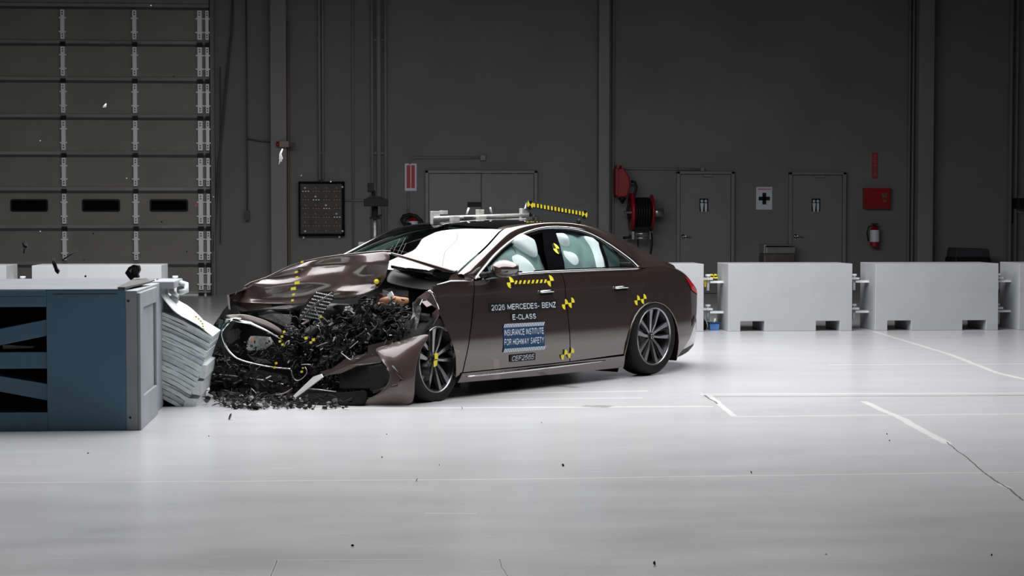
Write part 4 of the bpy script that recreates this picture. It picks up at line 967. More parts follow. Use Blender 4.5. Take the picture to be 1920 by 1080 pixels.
# --- crumpled hood: front half folded down from a high ridge
hood_rows = [
 [(546,500,3.02),(575,491,3.04),(610,484,3.02),(650,479,3.0),(690,475,3.0),(718,472,2.98),(732,472,2.95)],
 [(520,512,3.14),(558,503,3.12),(604,497,3.16),(648,494,3.10),(688,496,3.16),(715,492,3.05),(729,494,2.98)],
 [(492,524,3.28),(536,518,3.20),(590,516,3.30),(636,510,3.15),(672,520,3.30),(708,512,3.12),(724,518,3.04)],
 [(470,532,3.40),(510,537,3.36),(565,530,3.28),(622,532,3.32),(658,538,3.30),(696,530,3.20),(716,532,3.12)],
 [(452,540,3.50),(490,552,3.46),(540,548,3.40),(592,545,3.34),(640,548,3.42),(682,545,3.30),(705,542,3.20)],
 [(440,552,3.56),(478,562,3.54),(526,562,3.46),(572,556,3.42),(622,556,3.44),(664,556,3.34),(690,550,3.26)],
 [(431,567,3.60),(465,568,3.60),(515,570,3.54),(560,572,3.48),(600,560,3.44),(645,562,3.38),(672,557,3.30)]]
hr = random.Random(2)
hood_rows = [[(a, c_, 3.30+(x-3.30)*.20+(hr.uniform(-.058, .058) if 0 < i_ < 6 else 0)) for j_, (a, c_, x) in enumerate(r_)] for i_, r_ in enumerate(hood_rows)]
HX0 = [p[2] for p in hood_rows[0]]
hood = pxgrid('hood', hood_rows, 'crush', .006, up=0, sub=2)
_cr = hood.data.attributes.new('crease_edge', 'FLOAT', 'EDGE')
for k_ in range(len(_cr.data)): _cr.data[k_].value = hr.choice([0, .3, .7, .9, 1])
hood_rear = [
 [(732,478,3.12),(770,489,2.99),(808,502,2.85),(846,513,2.72)],
 [(732,472,3.13),(772,482,2.98),(818,495,2.81),(862,507,2.65)],
 [(716,473,2.90),(756,482,2.80),(806,495,2.68),(852,508,2.56)]]
pxgrid('hood_rear_half', hood_rear, 'paint', .006, up=1, sub=1)
MB().tube([onx(*p)+Vector((0,0,.004)) for p in [(432,568,3.45),(446,545,3.42),(470,531,3.35),(500,521,3.26),(546,499.5,3.16),(575,490.5,3.17),(610,483.5,3.16),(650,478.5,3.15),(690,474.5,3.15),(718,471.5,3.14),(732,472,3.13)]], [.004,.006,.006,.007,.009,.009,.008,.009,.009,.008,.005], 6).build('hood_edge', 'paint', hood)
for rows in ([(566,491),(561,500),(555,510),(556,520),(556,530),(549,541),(550,552),(548,563)],):
    for i, (a, c_) in enumerate(rows):
        wd_, h_ = (3, 2.4) if i not in (4, 5) else (6, 3.4)
        x_ = 3.20+.035*i+.02
        MB().prism([onx(a-wd_/2, c_-h_/2, x_+.03), onx(a+wd_, c_-h_, x_+.03), onx(a+wd_, c_+h_-1, x_+.03), onx(a-wd_/2, c_+h_, x_+.03)], (.004, .0, .0)).build('tape_marker', 'yellow', hood)
MB().tube([onx(706, 528, 3.24), onx(706, 528, 3.30)], .020, 12).build('tape_marker', 'yellow', hood)
# --- near front bumper skin
bumper_rows = [
 [(809,624,3.17),(800,640,3.22),(790,655,3.27),(783,672,3.31),(779,700,3.34),(778,725,3.34),(777,752,3.33)],
 [(785,628,3.24),(778,642,3.30),(768,655,3.35),(765,675,3.38),(764,705,3.40),(768,738,3.38),(766,760,3.36)],
 [(753,638,3.30),(748,650,3.37),(745,662,3.41),(744,680,3.45),(752,712,3.44),(756,722,3.43),(740,761,3.42)],
 [(728,645,3.36),(725,655,3.41),(722,668,3.45),(730,690,3.46),(745,706,3.45),(742,728,3.47),(700,761,3.52)],
 [(700,652,3.38),(705,660,3.42),(712,672,3.46),(719,682,3.48),(736,700,3.47),(720,738,3.50),(658,760,3.62)]]
bmp = pxgrid('front_bumper', bumper_rows, 'crush', .006, up=0, sub=2)
pxpoly('bumper_vent', [(733,682,3.44),(757,712,3.40),(752,722,3.40),(716,731,3.46),(694,733,3.48),(690,690,3.46)], 'black', .004, bmp)
for a, c_ in (((735,686,3.47),(755,712,3.43)), ((755,712,3.43),(720,728,3.48)), ((726,690,3.47),(742,716,3.45)), ((700,735,3.50),(745,722,3.46))):
    MB().tube([onx(*a), onx(*c_)], .012, 6).build('vent_blade', 'brownint', bmp)
pxpoly('bumper_lip', [(777,752,3.23),(766,761,3.32),(700,762,3.51),(640,762,3.64),(600,755,3.70),(650,748,3.60),(740,744,3.40)], 'black', .01, bmp)
# fender shred over the wheel
pxpoly('fender_fold', [(821,578,2.98),(823,590,3.0),(815,605,3.02),(806,618,3.05),(798,623,3.08),(796,608,3.05),(806,592,3.0)], 'crush', .006)
pxpoly('fender_tear', [(811,541,3.0),(818,560,2.98),(822,580,2.97),(810,572,3.05),(800,576,3.1),(790,566,3.12),(774,572,3.15),(782,558,3.12),(797,548,3.05)], 'crush', .006)
pxpoly('crumpled_bracket', [(774,568,3.1),(786,560,3.1),(790,580,3.12),(786,600,3.15),(780,622,3.2),(770,624,3.2),(769,600,3.2),(774,590,3.15)], 'greymetal', .01)
MB().tube([onx(*p) for p in ((797,548,3.04),(806,546,3.02),(812,552,3.0),(818,566,2.98),(823,580,2.97))], [.005,.012,.012,.008,.004], 8).build('torn_edge', 'chrome', car)
MB().prism([onx(774,574,3.2), onx(790,560,3.18), onx(793,561,3.18), onx(788,572,3.2), onx(781,575,3.2)], (.01, 0, 0)).build('torn_shard', 'chrome', car)
# --- front face: grille surround, lamp, panels
GR = [(470,601,3.56),(455,598,3.58),(433,597,3.62),(419,608,3.64),(415,622,3.64),(420,642,3.63),(430,660,3.62),(446,674,3.60),(475,682,3.56),(510,689,3.52),(545,692,3.50)]
gsur = MB().tube([onx(*p) for p in smooth(GR, 2)], .0075, 8).build('grille_surround', 'chrome', car)
MB().tube([onx(*p) for p in ((437,600,3.63),(470,606,3.58),(500,620,3.54),(528,636,3.50))], [.012,.013,.009,.006], 8).build('grille_upper_bar', 'chrome', car)
MB().tube([onx(*p) for p in ((414,602,3.64),(424,600,3.64),(436,599,3.63),(424,612,3.65),(416,622,3.65))], .009, 6).build('headlight_rim', 'chrome', car)
MB().prism([onx(404,612,3.7), onx(414,596,3.66), onx(424,600,3.66), onx(416,625,3.66), onx(404,640,3.68)], (.03, 0, 0)).build('headlight', 'dglass', car)
pxgrid('upper_grille_panel', [[(420,590,3.58),(460,588,3.56),(500,600,3.52),(530,618,3.48)],[(424,598,3.62),(470,602,3.58),(505,616,3.54),(530,630,3.5)]], 'brownint', .01)
pxpoly('grey_inner_panel', [(485,592,3.42),(510,588,3.42),(548,590,3.4),(545,610,3.4),(540,615,3.4),(520,606,3.42)], 'greymetal', .01)
pxpoly('radar_module', [(466,640,3.5),(472,630,3.5),(505,632,3.48),(512,645,3.48),(500,654,3.48),(480,658,3.5),(464,656,3.5)], 'silver', .03)
MB().prism([onx(471, 633, 3.56), onx(477, 633, 3.56), onx(477, 640, 3.56), onx(471, 640, 3.56)], (.004, 0, 0)).build('orange_sticker', 'orange', car)
pxpoly('dark_sensor', [(428,622,3.55),(446,616,3.55),(448,635,3.55),(436,645,3.55),(426,640,3.55)], 'dgrey', .03)
pxpoly('lower_grille_blade', [(467,668,3.54),(500,674,3.52),(510,682,3.52),(480,680,3.54)], 'greymetal', .01)
pxgrid('front_apron', [[(408,640,3.66),(430,676,3.62),(480,692,3.58),(545,704,3.50)],[(394,690,3.70),(430,700,3.68),(480,708,3.64),(545,722,3.58)],[(392,712,3.78),(440,722,3.76),(500,740,3.70),(560,752,3.62)],[(392,738,3.80),(440,748,3.78),(500,758,3.72),(560,760,3.64)]], 'blackmat', .01)
MB().tube([onx(*p) for p in smooth([(400,702,3.76),(440,705,3.74),(480,711,3.70),(515,716,3.66),(542,724,3.62)], 2)], [.004]*4+[.006]*8+[.009]*6, 6).build('apron_edge', 'chrome', car) if False else MB().tube([onx(*p) for p in smooth([(400,702,3.76),(440,705,3.74),(480,711,3.70),(515,716,3.66),(542,724,3.62)], 2)], .006, 6).build('apron_edge', 'silver', car)
MB().prism([onx(552,742,3.78), onx(556,746,3.78), onx(607,707,3.70), onx(604,701,3.70), onx(590,706,3.72)], (.015, 0, .0)).build('bent_white_bar', 'white', car)
MB().tube([onx(575,729,3.64), onx(600,731,3.62), onx(630,735,3.6)], .006, 6).build('lower_strip', 'silver', car)
pxgrid('undertray', [[(560,728,3.6),(600,732,3.6),(640,736,3.58),(690,730,3.5)],[(545,752,3.72),(600,752,3.70),(640,752,3.64),(690,752,3.56)],[(540,764,3.85),(600,762,3.76),(640,761,3.68),(680,760,3.6)]], 'blackmat', .015)
pxpoly('pinkish_shard', [(540,748,3.82),(565,746,3.80),(562,750,3.82),(545,752,3.83)], 'crush', .005)
# perforated grille mesh torn loose
gm = pxpoly('grille_mesh', [(594,547,3.50),(624,546,3.48),(626,560,3.48),(600,590,3.52),(578,602,3.55),(560,598,3.56),(566,580,3.54),(580,560,3.52)], 'black', .008)
stt = MB()
for i in range(13):
    for j in range(9):
        a = 594+i*3.0-j*4.2; c_ = 549+j*6.0+i*.6
        inside = (a+c_*.75 < 1046) and (a > 563-(c_-598)*.1) and a < 626 and (a-560)*.9 > (598-c_)*.58-4 and c_ < 601
        if inside: stt.prism([onx(a-.8, c_, 3.58), onx(a, c_-1.5, 3.58), onx(a+.8, c_, 3.58), onx(a, c_+1.5, 3.58)], (.006, 0, 0))
stt_o = stt.build('grille_stars', 'silver', gm); stt_o['kind'] = 'stuff'
MB().tube([onx(563,598,3.62), onx(590,572,3.60), onx(623,549,3.56)], .009, 8).build('grille_bar', 'greymetal', gm)
pxpoly('front_corner_panel', [(432,568,3.46),(419,582,3.50),(405,605,3.52),(399,640,3.54),(392,690,3.58),(400,735,3.62),(430,735,3.56),(440,690,3.50),(426,650,3.52),(418,622,3.52),(424,602,3.52),(450,592,3.48),(445,575,3.46)], 'black', .01)
pxgrid('front_backing', [[(412,590,3.34),(470,580,3.30),(560,575,3.26)],[(402,660,3.38),(470,660,3.34),(560,660,3.30)],[(396,745,3.44),(470,752,3.40),(570,755,3.36)]], 'blackmat', .01)
# engine bay: dark mass, cast parts, hoses, shards
rnd = random.Random(11)
P = []
for i in range(30):
    r = []
    for j in range(30):
        u, v = i/29, j/29; px_ = 430+u*375; lo = 752 if px_ > 520 else 730; hi = 590-20*math.sin(u*PI); py_ = hi+v*(lo-hi)
        x_ = 3.28-.22*u+.12*noise.noise(Vector((u*9, v*7, 2)))+.07*noise.noise(Vector((u*25, v*20, 5)))
        r.append(onx(px_, py_, x_))
    P.append(r)
MB().grid(P).build('crushed_engine_mass', 'dgrey', car, solid=.02)
MB().prism([(2.64, -.75, .2), (3.15, -.75, .2), (3.15, -.75, .72), (2.64, -.75, .88)], (0, 1.42, 0)).build('engine_bay', 'blackmat', car)
pxgrid('cowl_tray', [[(742,500,2.75),(780,508,2.72),(820,520,2.68),(850,528,2.64)],[(728,512,2.95),(770,520,2.92),(810,530,2.86),(842,540,2.8)],[(722,530,3.05),(760,540,3.0),(800,545,2.95),(830,545,2.9)]], 'black', .01)
MB().tube([onx(734,500,2.95), onx(770,507,2.9), onx(808,514,2.85), onx(815,520,2.82)], .016, 8, flat=.6).build('strut_brace', 'blackgloss', car)
pxpoly('coolant_cover', [(742,505,2.86),(765,502,2.84),(800,506,2.8),(813,513,2.78),(806,520,2.8),(772,519,2.86)], 'blackgloss', .01)
pxpoly('battery_box', [(720,545,3.0),(742,540,2.98),(768,541,2.95),(768,558,2.98),(735,562,3.02),(718,560,3.04)], 'dgrey', .04)
MB().tube([onx(706,570,3.22), onx(718,565,3.2), onx(736,562,3.18), onx(752,564,3.18), onx(765,563,3.16)], [.02,.03,.034,.03,.02], 10).build('orange_cable_duct', 'orange', car)
MB().prism([onx(727,553,3.22), onx(735,546,3.22), onx(739,554,3.22), onx(733,562,3.22)], (.01, 0, 0)).build('white_shard', 'white', car)
pxpoly('pink_bracket', [(701,553,3.2),(712,550,3.2),(720,553,3.2),(716,562,3.2),(705,562,3.2)], 'crush', .01)
fender_in = pxpoly('bent_inner_panel', [(625,690,3.46),(650,672,3.42),(690,662,3.40),(718,662,3.38),(715,680,3.42),(670,686,3.46),(640,700,3.50),(610,704,3.52),(600,698,3.52)], 'brownint', .006)
pxpoly('crash_beam', [(640,690,3.40),(714,684,3.36),(716,728,3.38),(640,728,3.44)], 'dgrey', .05)
pxpoly('bent_outer_panel', [(690,648,3.40),(740,636,3.34),(722,656,3.38),(718,690,3.42),(690,688,3.42)], 'brownint', .006)
def inpoly(x, y, P):
    c_ = False
    for i in range(len(P)):
        (x0, y0), (x1, y1) = P[i], P[i-1]
        if (y0 > y) != (y1 > y) and x < (x1-x0)*(y-y0)/(y1-y0)+x0: c_ = not c_
    return c_
ZONE = [(540,612),(560,600),(600,606),(640,575),(700,562),(765,562),(772,600),(768,632),(715,656),(712,735),(640,742),(560,744),(535,720),(545,690),(520,660)]
def xdepth(px): return 3.62-(px-430)/375*.40
ZONE2 = [(395,690),(410,650),(440,680),(540,705),(575,730),(560,762),(400,762),(388,730)]
def randpt(Z=None):
    while True:
        if Z:
            a, c_ = rnd.uniform(385, 580), rnd.uniform(640, 765)
            if inpoly(a, c_, Z): return a, c_
            continue
        a, c_ = rnd.uniform(420, 780), rnd.uniform(560, 750)
        if inpoly(a, c_, ZONE): return a, c_
def rot3(): return Matrix.Rotation(rnd.uniform(0, 6.3), 3, 'X') @ Matrix.Rotation(rnd.uniform(0, 6.3), 3, 'Y')
# larger countable broken parts, each its own mesh
NM = ['broken_bracket', 'broken_housing', 'broken_cover', 'bent_strut', 'torn_hose', 'loose_wire', 'cracked_duct']
for k in range(84):
    a, c_ = randpt(); p = onx(a, c_, xdepth(a)-rnd.uniform(.05, .16)); kind = NM[k % 7]; s_ = rnd.uniform(.03, .075); m = MB()
    if kind in ('broken_bracket', 'broken_cover'):
        q = [Vector((rnd.uniform(.5, 1.2)*s_*math.cos(t), 0, rnd.uniform(.5, 1.2)*s_*math.sin(t))) for t in [2*PI*i/6 for i in range(6)]]; R_ = rot3()
        m.prism([R_ @ v+p for v in q], R_ @ Vector((0, s_*(.15 if kind == 'broken_cover' else .4), 0)))
        m.build(kind, rnd.choice(['dgrey', 'black', 'greymetal', 'dgrey']), car, bevel=.003)
    elif kind == 'broken_housing': m.box((-s_, -s_*.7, -s_*.6), (s_, s_*.7, s_*.6), R=rot3(), c=p).build(kind, rnd.choice(['dgrey', 'black', 'greymetal']), car, bevel=.012)
    elif kind == 'cracked_duct':
        R_ = rot3(); m.tube([R_ @ Vector(v)*s_*1.3+p for v in ((-1, 0, 0), (-.3, .1, .2), (.4, 0, .1), (1, -.2, -.3))], [s_*.5, s_*.6, s_*.5, s_*.55], 12).build(kind, 'dgrey', car)
    else:
        R_ = rot3(); n_ = {'bent_strut': 3, 'torn_hose': 6, 'loose_wire': 9}[kind]; ln = s_*{'bent_strut': 3, 'torn_hose': 3, 'loose_wire': 4}[kind]
        pts = [R_ @ Vector((ln*(i/(n_-1)-.5), rnd.uniform(-.2, .2)*ln*.5, rnd.uniform(-.2, .2)*ln*.5))+p for i in range(n_)]
        m.tube(smooth([tuple(v) for v in pts], 2 if n_ > 3 else 0), {'bent_strut': .007, 'torn_hose': .013, 'loose_wire': .004}[kind], 8).build(kind, rnd.choice(['black', 'dgrey', 'greymetal']), car)
# shattered small bits filling the bay
def shards(name, n, ms, smin, smax, zone=None, lift=(-.02, .06), parent=car):
    m = MB()
    for _ in range(n):
        a, c_ = randpt(zone); p = onx(a, c_, xdepth(a)+rnd.uniform(*lift)-.03+(.16 if zone else 0)); R_ = rot3(); s_ = rnd.uniform(smin, smax); mi = rnd.randrange(len(ms))
        if rnd.random() < .33:
            q = [R_ @ Vector((s_*rnd.uniform(.4, 1)*math.cos(t), 0, s_*rnd.uniform(.4, 1)*math.sin(t)))+p for t in (0, 1.6, 3.1, 4.6)]
            m.prism(q, R_ @ Vector((0, s_*.12+.001, 0)), mi)
        elif rnd.random() < .35: m.box((-s_, -s_*.3, -s_*.2), (s_, s_*.3, s_*.2), mi, R_, p)
        else:
            q = [R_ @ Vector((s_*(-1.4+2.8*i/4), rnd.uniform(-.5, .5)*s_, rnd.uniform(-.5, .5)*s_))+p for i in range(5)]
            m.tube([tuple(v) for v in smooth([tuple(v) for v in q], 1)], rnd.uniform(.002, .006), 5, mi)
    o = m.build(name, ms, parent); o['kind'] = 'stuff'; return o
shards('shattered_plastic', 620, ['black', 'dgrey', 'black', 'greymetal', 'brownint'], .01, .04)
shards('metal_splinters', 110, ['silver', 'greymetal', 'silver'], .005, .014, lift=(.0, .06))
shards('shattered_plastic', 260, ['black', 'blackmat', 'dgrey', 'brownint'], .012, .045, zone=ZONE2)
ZONE3 = [(440,610),(520,620),(540,690),(470,680),(425,650)]
shards('shattered_plastic', 60, ['black', 'dgrey'], .008, .025, zone=ZONE3, lift=(-.16,-.1))
for k in range(24):
    a, c_ = [(665,663),(672,672),(700,663),(654,689),(712,676),(696,676),(610,668),(641,661),(688,642),(640,690),(691,626),(735,680),(715,690),(750,684),(724,641),(697,674),(661,640),(626,636),(575,740),(603,655),(700,618),(732,628),(612,704),(584,655)][k]
    p = onx(a, c_, xdepth(a)+.06); R_ = rot3(); s_ = rnd.uniform(.012, .026)
    MB().prism([R_ @ Vector(v)*s_+p for v in ((-1, 0, -.3), (.9, 0, -.4), (1.1, 0, .2), (-.6, 0, .4))], R_ @ Vector((0, .003, 0))).build('bright_splinter', 'white' if k % 2 else 'silver', car)
for a, c_, w_ in ((533,622,4),(529,631,4),(525,640,4),(530,646,4),(602,594,4),(518,681,4),(515,689,4),(508,724,4),(574,634,5),(588,637,5),(583,642,4),(566,697,4),(568,690,3)):
    w_ *= .62; x_ = xdepth(a)+.10; MB().prism([onx(a-w_, c_-w_+1, x_), onx(a+w_-1, c_-w_, x_), onx(a+w_, c_+w_-1, x_), onx(a-w_+1, c_+w_, x_)], (.003, 0, 0)).build('tape_marker', 'yellow', car)
for pts in (((533,650,3.66),(536,642,3.66),(543,638,3.66),(541,646,3.66)), ((546,694,3.68),(548,705,3.68),(556,716,3.66),(570,708,3.66),(577,697,3.66),(572,688,3.66)), ((593,650,3.5),(604,645,3.5),(614,642,3.5)), ((656,653,3.5),(664,646,3.5),(671,640,3.5)),
            ((565,684,3.6),(575,683,3.6),(583,684,3.6)), ((517,740,3.75),(535,737,3.74),(548,728,3.72)), ((590,576,3.6),(597,592,3.58),(602,606,3.56)), ((640,662,3.46),(660,678,3.46),(662,666,3.46))):
    MB().tube([onx(*p) for p in smooth(pts, 2)], .0045, 6).build('bent_wire', 'silver', car)

# --- lettering, logo plate and crash-test targets on the near side
def on_side(pts2, off): return [S(x, z, off) for x, z in pts2]
def plate(name, corners, m, off=.004, parent=None, nu=10, nv=4):
    tl_, tr_, br_, bl_ = [np.array(side(*c_)) for c_ in corners]
    P = [[S(*((tl_*(1-u)+tr_*u)*(1-v)+(bl_*(1-u)+br_*u)*v), off) for v in np.linspace(0, 1, nv)] for u in np.linspace(0, 1, nu)]
    return MB().grid(P).build(name, m, parent if parent is not None else car, recalc=True), (tl_, tr_, br_, bl_)
def lettering(txt, q, m, parent, off=.006, pad=(.06, .94, .18, .82), bold=.17, shear=0.):
    tl_, tr_, br_, bl_ = q; out = []; asp = np.linalg.norm(tr_-tl_)*(pad[1]-pad[0])/(np.linalg.norm(tl_-bl_)*(pad[3]-pad[2])); v, f = text_mesh(txt, asp, bold, shear)
    for a, b_ in v:
        u = pad[0]+(pad[1]-pad[0])*a; w_ = pad[2]+(pad[3]-pad[2])*b_
        p = (bl_*(1-u)+br_*u)*(1-w_)+(tl_*(1-u)+tr_*u)*w_; out.append(S(*p, off))
    return MB().add(out, f).build('lettering', m, parent, recalc=False)
o, q = plate('name_decal', ((916,569),(1043,563),(1044,579),(917.5,585.5)), 'black'); lettering('2026 MERCEDES- BENZ', q, 'decwhite', o, pad=(.025, .98, .17, .83), bold=.20)
o, q = plate('model_decal', ((957,587),(1005.5,585),(1007,600),(958,602.5)), 'black'); lettering('E-CLASS', q, 'decwhite', o, pad=(.05, .95, .17, .83), bold=.20)
o, q = plate('institute_decal', ((943,607.5),(1019,603.5),(1020.5,655.5),(943,661)), 'decblue')
def sub(q, v0, v1):
    tl_, tr_, br_, bl_ = q; return (tl_*(1-v0)+bl_*v0, tr_*(1-v0)+br_*v0, tr_*(1-v1)+br_*v1, tl_*(1-v1)+bl_*v1)
lettering('INSURANCE INSTITUTE', sub(q, .175, .45), 'decwhite', o, pad=(.015, .98, .10, .92), bold=.21); lettering('FOR HIGHWAY SAFETY', sub(q, .50, .80), 'decwhite', o, pad=(.015, .98, .14, .90), bold=.21)
for v0, v1 in ((.0, .13), (.87, 1.)):
    s_ = sub(q, v0, v1); m = MB(); n_ = 24
    for i in range(n_):
        u0, u1 = i/n_, (i+.62)/n_; sh = .035
        def pp(u, top): u = min(1.02, max(-.0, u)); return S(*((s_[0]*(1-u)+s_[1]*u) if top else (s_[3]*(1-u)+s_[2]*u)), .006)
        m.add([pp(u0, 0), pp(u1, 0), pp(u1+sh, 1), pp(u0+sh, 1)], [(0, 1, 2, 3)])
    m.build('hazard_stripes', 'decwhite', o, recalc=False)
o, q = plate('test_number_decal', ((956.5,666),(1003.5,661.5),(1003,675),(955.5,679)), 'black'); lettering('CEF2565', q, 'decwhite', o, pad=(.05, .95, .15, .85), bold=.15, shear=.22)
def target(x, z, r, parent=car, both=True, off=.006, name='crash_target'):
    for m_, st in ((('yellow'), (0, PI)), ('black', (PI/2, 3*PI/2))):
        mb = MB()
        for a0 in st:
            pts = [(x, z)]+[(x-r*math.cos(a0+PI/2*k/6), z+r*math.sin(a0+PI/2*k/6)) for k in range(7)]
            mb.add([S(a, c_, off) for a, c_ in pts], [tuple(range(8))])
        if m_ == 'yellow': root = mb.build(name, m_, parent, recalc=False)
        elif both: mb.build('black_quadrants', m_, root, recalc=False)
    return root
for (a, c_) in ((1058.5,570.5),(1070.5,567.5),(1057,665),(1069.5,662),(1194,563),(1206,560.5)): target(*side(a, c_), .045, both=False)
target(*side(1041,466), .045, off=.012)
target(*side(956,529.5), .048); target(*side(1031,526.5), .048)
m = MB(); p0, p1 = np.array(side(962,529.5)), np.array(side(1025,527))
for i in range(8):
    a, c_ = p0+(p1-p0)*(i+.15)/8, p0+(p1-p0)*(i+.65)/8
    m.add([S(a[0], a[1]-.014, .005), S(c_[0], c_[1]-.014, .005), S(c_[0]-.02, c_[1]+.014, .005), S(a[0]-.02, a[1]+.014, .005)], [(0, 1, 2, 3)])
m.build('tape_stripes', 'yellow', car, recalc=False)
m = MB(); m.add([S(p0[0], p0[1]-.014, .0035), S(p1[0], p1[1]-.014, .0035), S(p1[0], p1[1]+.014, .0035), S(p0[0], p0[1]+.014, .0035)], [(0, 1, 2, 3)]); m.build('tape_band', 'brownint', car, recalc=False)

# --- instrument rig strapped on the roof
rig = empty('roof_instrument_rig', car.location, CYAW); tag(rig, 'aluminium rail rig with brackets mounted on top of the car roof', 'camera rig')
SH = -.24
def ry(px, py, yl=.0): return ony(px, py, yl)
xa, xb = ry(815, 410).x, ry(995, 405).x
def rbox(px0, py0, px1, py1, y0, y1, name, m, parent=rig):
    y0 += SH; y1 = y0+.035; yc = y1; a = ony(px0, py0, yc); c_ = ony(px1, py1, yc)
    return MB().box((min(a.x, c_.x), y0, min(a.z, c_.z)), (max(a.x, c_.x), y1, max(a.z, c_.z))).build(name, m, parent, bevel=.003)
def rtube(p0, p1, r, name, m, yl=0., n=4, parent=rig):
    return MB().tube([ony(*p0, yl+SH), ony(*p1, yl+SH)], r, n).build(name, m, parent)
rtube((815, 409), (990, 403), .020, 'long_rail', 'alu', .06); rtube((815, 408), (990, 402), .016, 'long_rail', 'alu', -.08)
rtube((870, 416), (985, 411), .014, 'long_rail', 'alu', .10); rtube((930, 418), (1000, 414), .010, 'long_rail', 'black', .15)
e1 = rbox(812, 396, 825, 421, .0, .12, 'end_plate', 'alu'); 
for px in (816, 822): MB().cyl(ony(px, 409, .036+SH)-Vector((0, .0, 0)), ony(px, 409, .036+SH)+Vector((0, .004, 0)), .008, 8).build('bolt_hole', 'black', e1)
e2_ = rbox(979, 391, 999, 418, .02, .14, 'end_plate', 'alu')
for px in (984, 989, 994): MB().cyl(ony(px, 404, .056+SH), ony(px, 404, .056+SH)+Vector((0, .004, 0)), .008, 8).build('bolt_hole', 'black', e2_)
rbox(829, 395, 840, 402, -.1, -.03, 'bracket', 'alu'); rbox(897, 393, 908, 412, -.06, .02, 'bracket', 'alu'); rbox(848, 405, 862, 417, .08, .14, 'bracket', 'alu'); rbox(898, 405, 912, 418, .08, .13, 'bracket', 'alu'); rbox(870, 406, 888, 420, .04, .1, 'clamp', 'greymetal'); rbox(997, 399, 1007, 406, .05, .16, 'clamp', 'black'); rbox(910, 413, 920, 419, .05, .12, 'clamp', 'black')
rtube((875, 402), (879, 390), .010, 'pin', 'alu', .0, 6); rtube((922, 401), (919, 389), .010, 'pin', 'alu', .0, 6)
MB().prism([ony(983, 391, .05+SH), ony(994, 391, .05+SH), ony(990, 376, .05+SH), ony(988, 376, .05+SH)], (0, .012, 0)).build('gusset', 'white', rig)
for p0, p1 in (((833, 429), (857, 418)), ): rtube(p0, p1, .006, 'tape_line', 'yellow', .25)
rbox(884, 419, 898, 424, .12, .2, 'foot_pad', 'alu'); rbox(826, 418, 834, 424, .0, .1, 'foot_pad', 'alu'); rbox(985, 415, 997, 420, .1, .24, 'foot_pad', 'black')
brd = empty('marker_board', car.location, CYAW); tag(brd, 'tilted dark board with a yellow and black chequered strip above the car roof', 'marker board')
def bd(px, py, dy=0.): return ony(px, py, .12+SH+dy)
MB().prism([bd(989, 376), bd(1101, 392), bd(1100, 416), bd(1000, 404), bd(988, 392)], (0, -.012, 0)).build('board', 'boardgrey', brd)
for i in range(14):
    f0, f1 = i/14, (i+.5)/14
    a = (1000+92*f0, 384.5+16*f0); c_ = (1000+92*f1, 384.5+16*f1)
    MB().prism([bd(a[0], a[1]-3.6, .003), bd(c_[0], c_[1]-3.6, .003), bd(c_[0], c_[1]+3.6, .003), bd(a[0], a[1]+3.6, .003)], (0, .002, 0)).build('yellow_square', 'yellow', brd)
MB().prism([bd(1000, 380.7, .001), bd(1092, 396.7, .001), bd(1092, 404.7, .001), bd(1000, 388.7, .001)], (0, .001, 0)).build('black_strip', 'black', brd)
for cx_, cy_, r_ in ((994, 384, 7), (1096, 402, 6.5)):
    for m_, st in (('yellow', (-.6, PI-.6)), ('black', (PI/2-.6, 3*PI/2-.6))):
        mb = MB()
        for a0 in st: mb.prism([bd(cx_, cy_, .003)]+[bd(cx_+r_*.8*math.cos(a0+PI/2*k/6), cy_+r_*math.sin(a0+PI/2*k/6)*1.15, .003) for k in range(7)], (0, .002, 0))
        mb.build('target_quadrants', m_, brd)
MB().tube([ony(1085, 410, -.06), ony(1085, 422, -.06)], .02, 8).build('board_foot', 'black', brd); MB().tube([ony(1000, 402, -.11), ony(1000, 420, -.11)], .012, 8).build('board_foot', 'black', brd)

# ================================================================ debris
rnd = random.Random(5)
def scrap(P, name, s, m, seed, n=7):
    r = random.Random(seed); mb = MB(); R_ = Matrix.Rotation(r.uniform(0, 6.3), 3, 'X') @ Matrix.Rotation(r.uniform(0, 6.3), 3, 'Z')
    q = [R_ @ Vector((s*r.uniform(.35, 1)*math.cos(2*PI*i/n), 0, s*r.uniform(.35, 1)*math.sin(2*PI*i/n))) for i in range(n)]
    mb.prism(q, R_ @ Vector((0, s*.18+.001, 0)))
    zmin = min(v[2] for v in mb.v)
    return mb, zmin
# pile under the bumper
m = MB(); ms = ['black', 'dgrey', 'black', 'greymetal', 'white', 'dgrey', 'brownint']
for _ in range(800):
    px = rnd.triangular(380, 680, 450); py = rnd.uniform(734, 769)+ (0 if px > 420 else -6)
    g_ = Vector(gp(px, py)); R_ = rot3(); s_ = rnd.uniform(.008, .035); mi = rnd.choices(range(7), [7, 3, 6, 1.2, .12, 3, 2.5])[0]
    up_ = rnd.uniform(.0, .05)*(1 if py < 764 else .2); c_ = g_+Vector((0, .0, up_+s_*.5))
    if rnd.random() < .35: m.tube([R_ @ Vector((-s_*1.8, 0, 0))+c_, R_ @ Vector((0, s_*.4, 0))+c_, R_ @ Vector((s_*1.6, 0, 0))+c_], .0035, 5, mi)
    else: m.prism([R_ @ Vector((s_*rnd.uniform(.4, 1)*math.cos(t), 0, s_*rnd.uniform(.4, 1)*math.sin(t)))+c_ for t in (0, 1.3, 2.6, 3.9, 5.1)], R_ @ Vector((0, s_*.1+.001, 0)), mi)
for i in range(len(m.v)):
    if m.v[i][2] < .001: m.v[i] = (m.v[i][0], m.v[i][1], .001)
o = m.build('debris_pile', ms); tag(o, 'heap of shattered dark plastic and metal bits on the floor under the crushed bumper', 'debris', kind='stuff')
